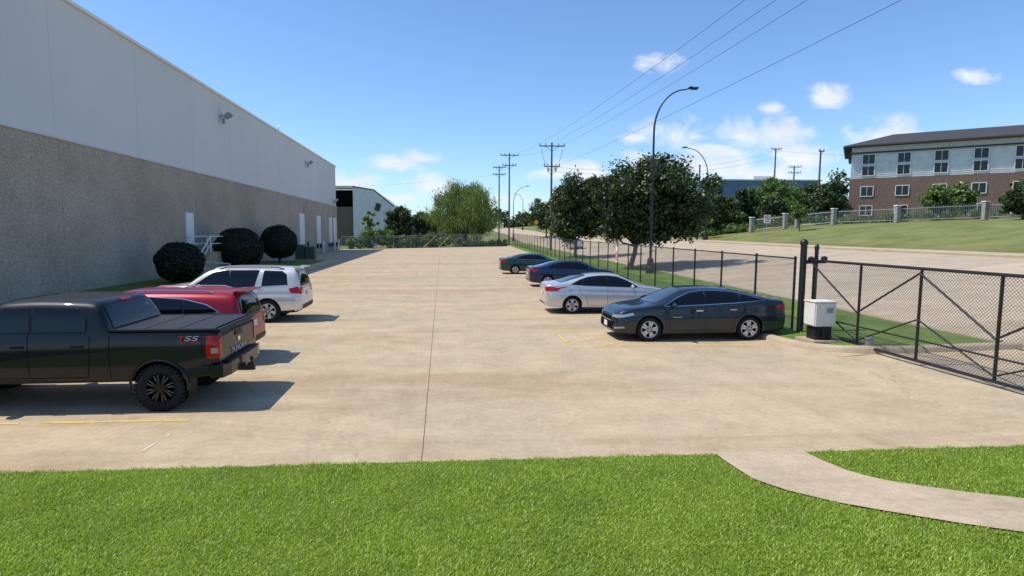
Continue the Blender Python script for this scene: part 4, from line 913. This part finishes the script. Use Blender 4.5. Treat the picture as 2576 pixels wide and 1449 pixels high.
# ------------------------------------------------------------ light, world, camera
sun_dir=Vector((-.58,.08,1)).normalized()
sd=bpy.data.lights.new('sun','SUN'); sd.energy=4.4; sd.angle=math.radians(.5); sd.color=(1,.955,.87); so=bpy.data.objects.new('sun',sd); COL.objects.link(so); so.rotation_euler=(-sun_dir).to_track_quat('-Z','Y').to_euler()
w=bpy.data.worlds.new('World'); scn.world=w; w.use_nodes=True; nt=w.node_tree; nt.nodes.clear()
o=N(nt,'ShaderNodeOutputWorld'); bg=N(nt,'ShaderNodeBackground'); bg.inputs['Strength'].default_value=.15; L(nt,bg.outputs[0],o.inputs[0])
sk=N(nt,'ShaderNodeTexSky',sky_type='NISHITA'); sk.sun_disc=False; sk.sun_elevation=math.asin(sun_dir.z); sk.sun_rotation=math.atan2(sun_dir.x,sun_dir.y); sk.air_density=1.0; sk.dust_density=.35; sk.ozone_density=2.0; sk.altitude=100
tc=N(nt,'ShaderNodeTexCoord'); s=N(nt,'ShaderNodeSeparateXYZ'); L(nt,tc.outputs['Generated'],s.inputs[0])
yv=mth(nt,'MAXIMUM',s.outputs[1],.05); az=mth(nt,'DIVIDE',s.outputs[0],yv); el=mth(nt,'DIVIDE',s.outputs[2],yv)
cv=N(nt,'ShaderNodeCombineXYZ'); L(nt,az,cv.inputs[0]); L(nt,el,cv.inputs[1])
nz=noise(nt,cv.outputs[0],14,10,.62,(1,1.5,1),.5); nz2=noise(nt,cv.outputs[0],9,5,.55,(1,2,1))
cl=[(1650,162,70,26),(2100,242,80,36),(1950,272,60,18),(1600,350,70,16),(1690,335,100,50),(1760,345,70,14),(1880,345,130,56),(1985,328,80,42),(1810,378,120,30),(1000,418,100,24),(1055,403,60,22),(905,465,95,34),(1085,470,85,34),(1000,500,70,20),(2040,400,140,46),(1860,415,90,34),(1490,435,140,40),(1390,440,80,18),(1700,415,240,36),(1930,440,250,40),(2260,330,110,50),(2420,410,150,50),(2480,180,80,26),(1250,500,110,20),(130,420,90,30)]
acc=None
for u,v,ww,hh in cl:
    vm=N(nt,'ShaderNodeVectorMath',operation='SUBTRACT'); L(nt,cv.outputs[0],vm.inputs[0]); vm.inputs[1].default_value=((u-1109)/1452,(584-v)/1452,0)
    v2=N(nt,'ShaderNodeVectorMath',operation='MULTIPLY'); L(nt,vm.outputs[0],v2.inputs[0]); v2.inputs[1].default_value=(1452/ww,1452/hh,0)
    ln=N(nt,'ShaderNodeVectorMath',operation='LENGTH'); L(nt,v2.outputs[0],ln.inputs[0]); q=mth(nt,'SUBTRACT',1,ln.outputs['Value'])
    acc=q if acc is None else mth(nt,'MAXIMUM',acc,q)
acc=mth(nt,'MAXIMUM',acc,-1.0)
cm=mth(nt,'ADD',mth(nt,'MULTIPLY',acc,1.15),mth(nt,'MULTIPLY',mth(nt,'SUBTRACT',nz,.50),4.0))
cm=mth(nt,'MULTIPLY',mth(nt,'MINIMUM',mth(nt,'MAXIMUM',cm,0),1),.86)
near=mth(nt,'MULTIPLY',mth(nt,'ADD',acc,.3),3.0,clamp=True); cm=mth(nt,'MULTIPLY',cm,near)
gate=mth(nt,'GREATER_THAN',s.outputs[1],.1); cm=mth(nt,'MULTIPLY',cm,gate,clamp=True)
sky=mix(nt,1.0,sk.outputs[0],(.84,1.03,1.25),'MULTIPLY')
ccol=ramp(nt,nz2,[(.3,(5.2,5.6,6.3)),(.6,(6.5,6.6,6.8))])
L(nt,mix(nt,cm,sky,ccol),bg.inputs['Color'])
cam=bpy.data.cameras.new('camera'); co=bpy.data.objects.new('camera',cam); COL.objects.link(co); scn.camera=co
cam.sensor_width=36; cam.lens=1452/2576*36; cam.shift_x=(1288-1209)/2576; cam.clip_end=3000; cam.clip_start=.1
co.location=(0,0,3.0); co.rotation_euler=(math.pi/2-math.atan(140.5/1452),0,-math.atan(.0672))
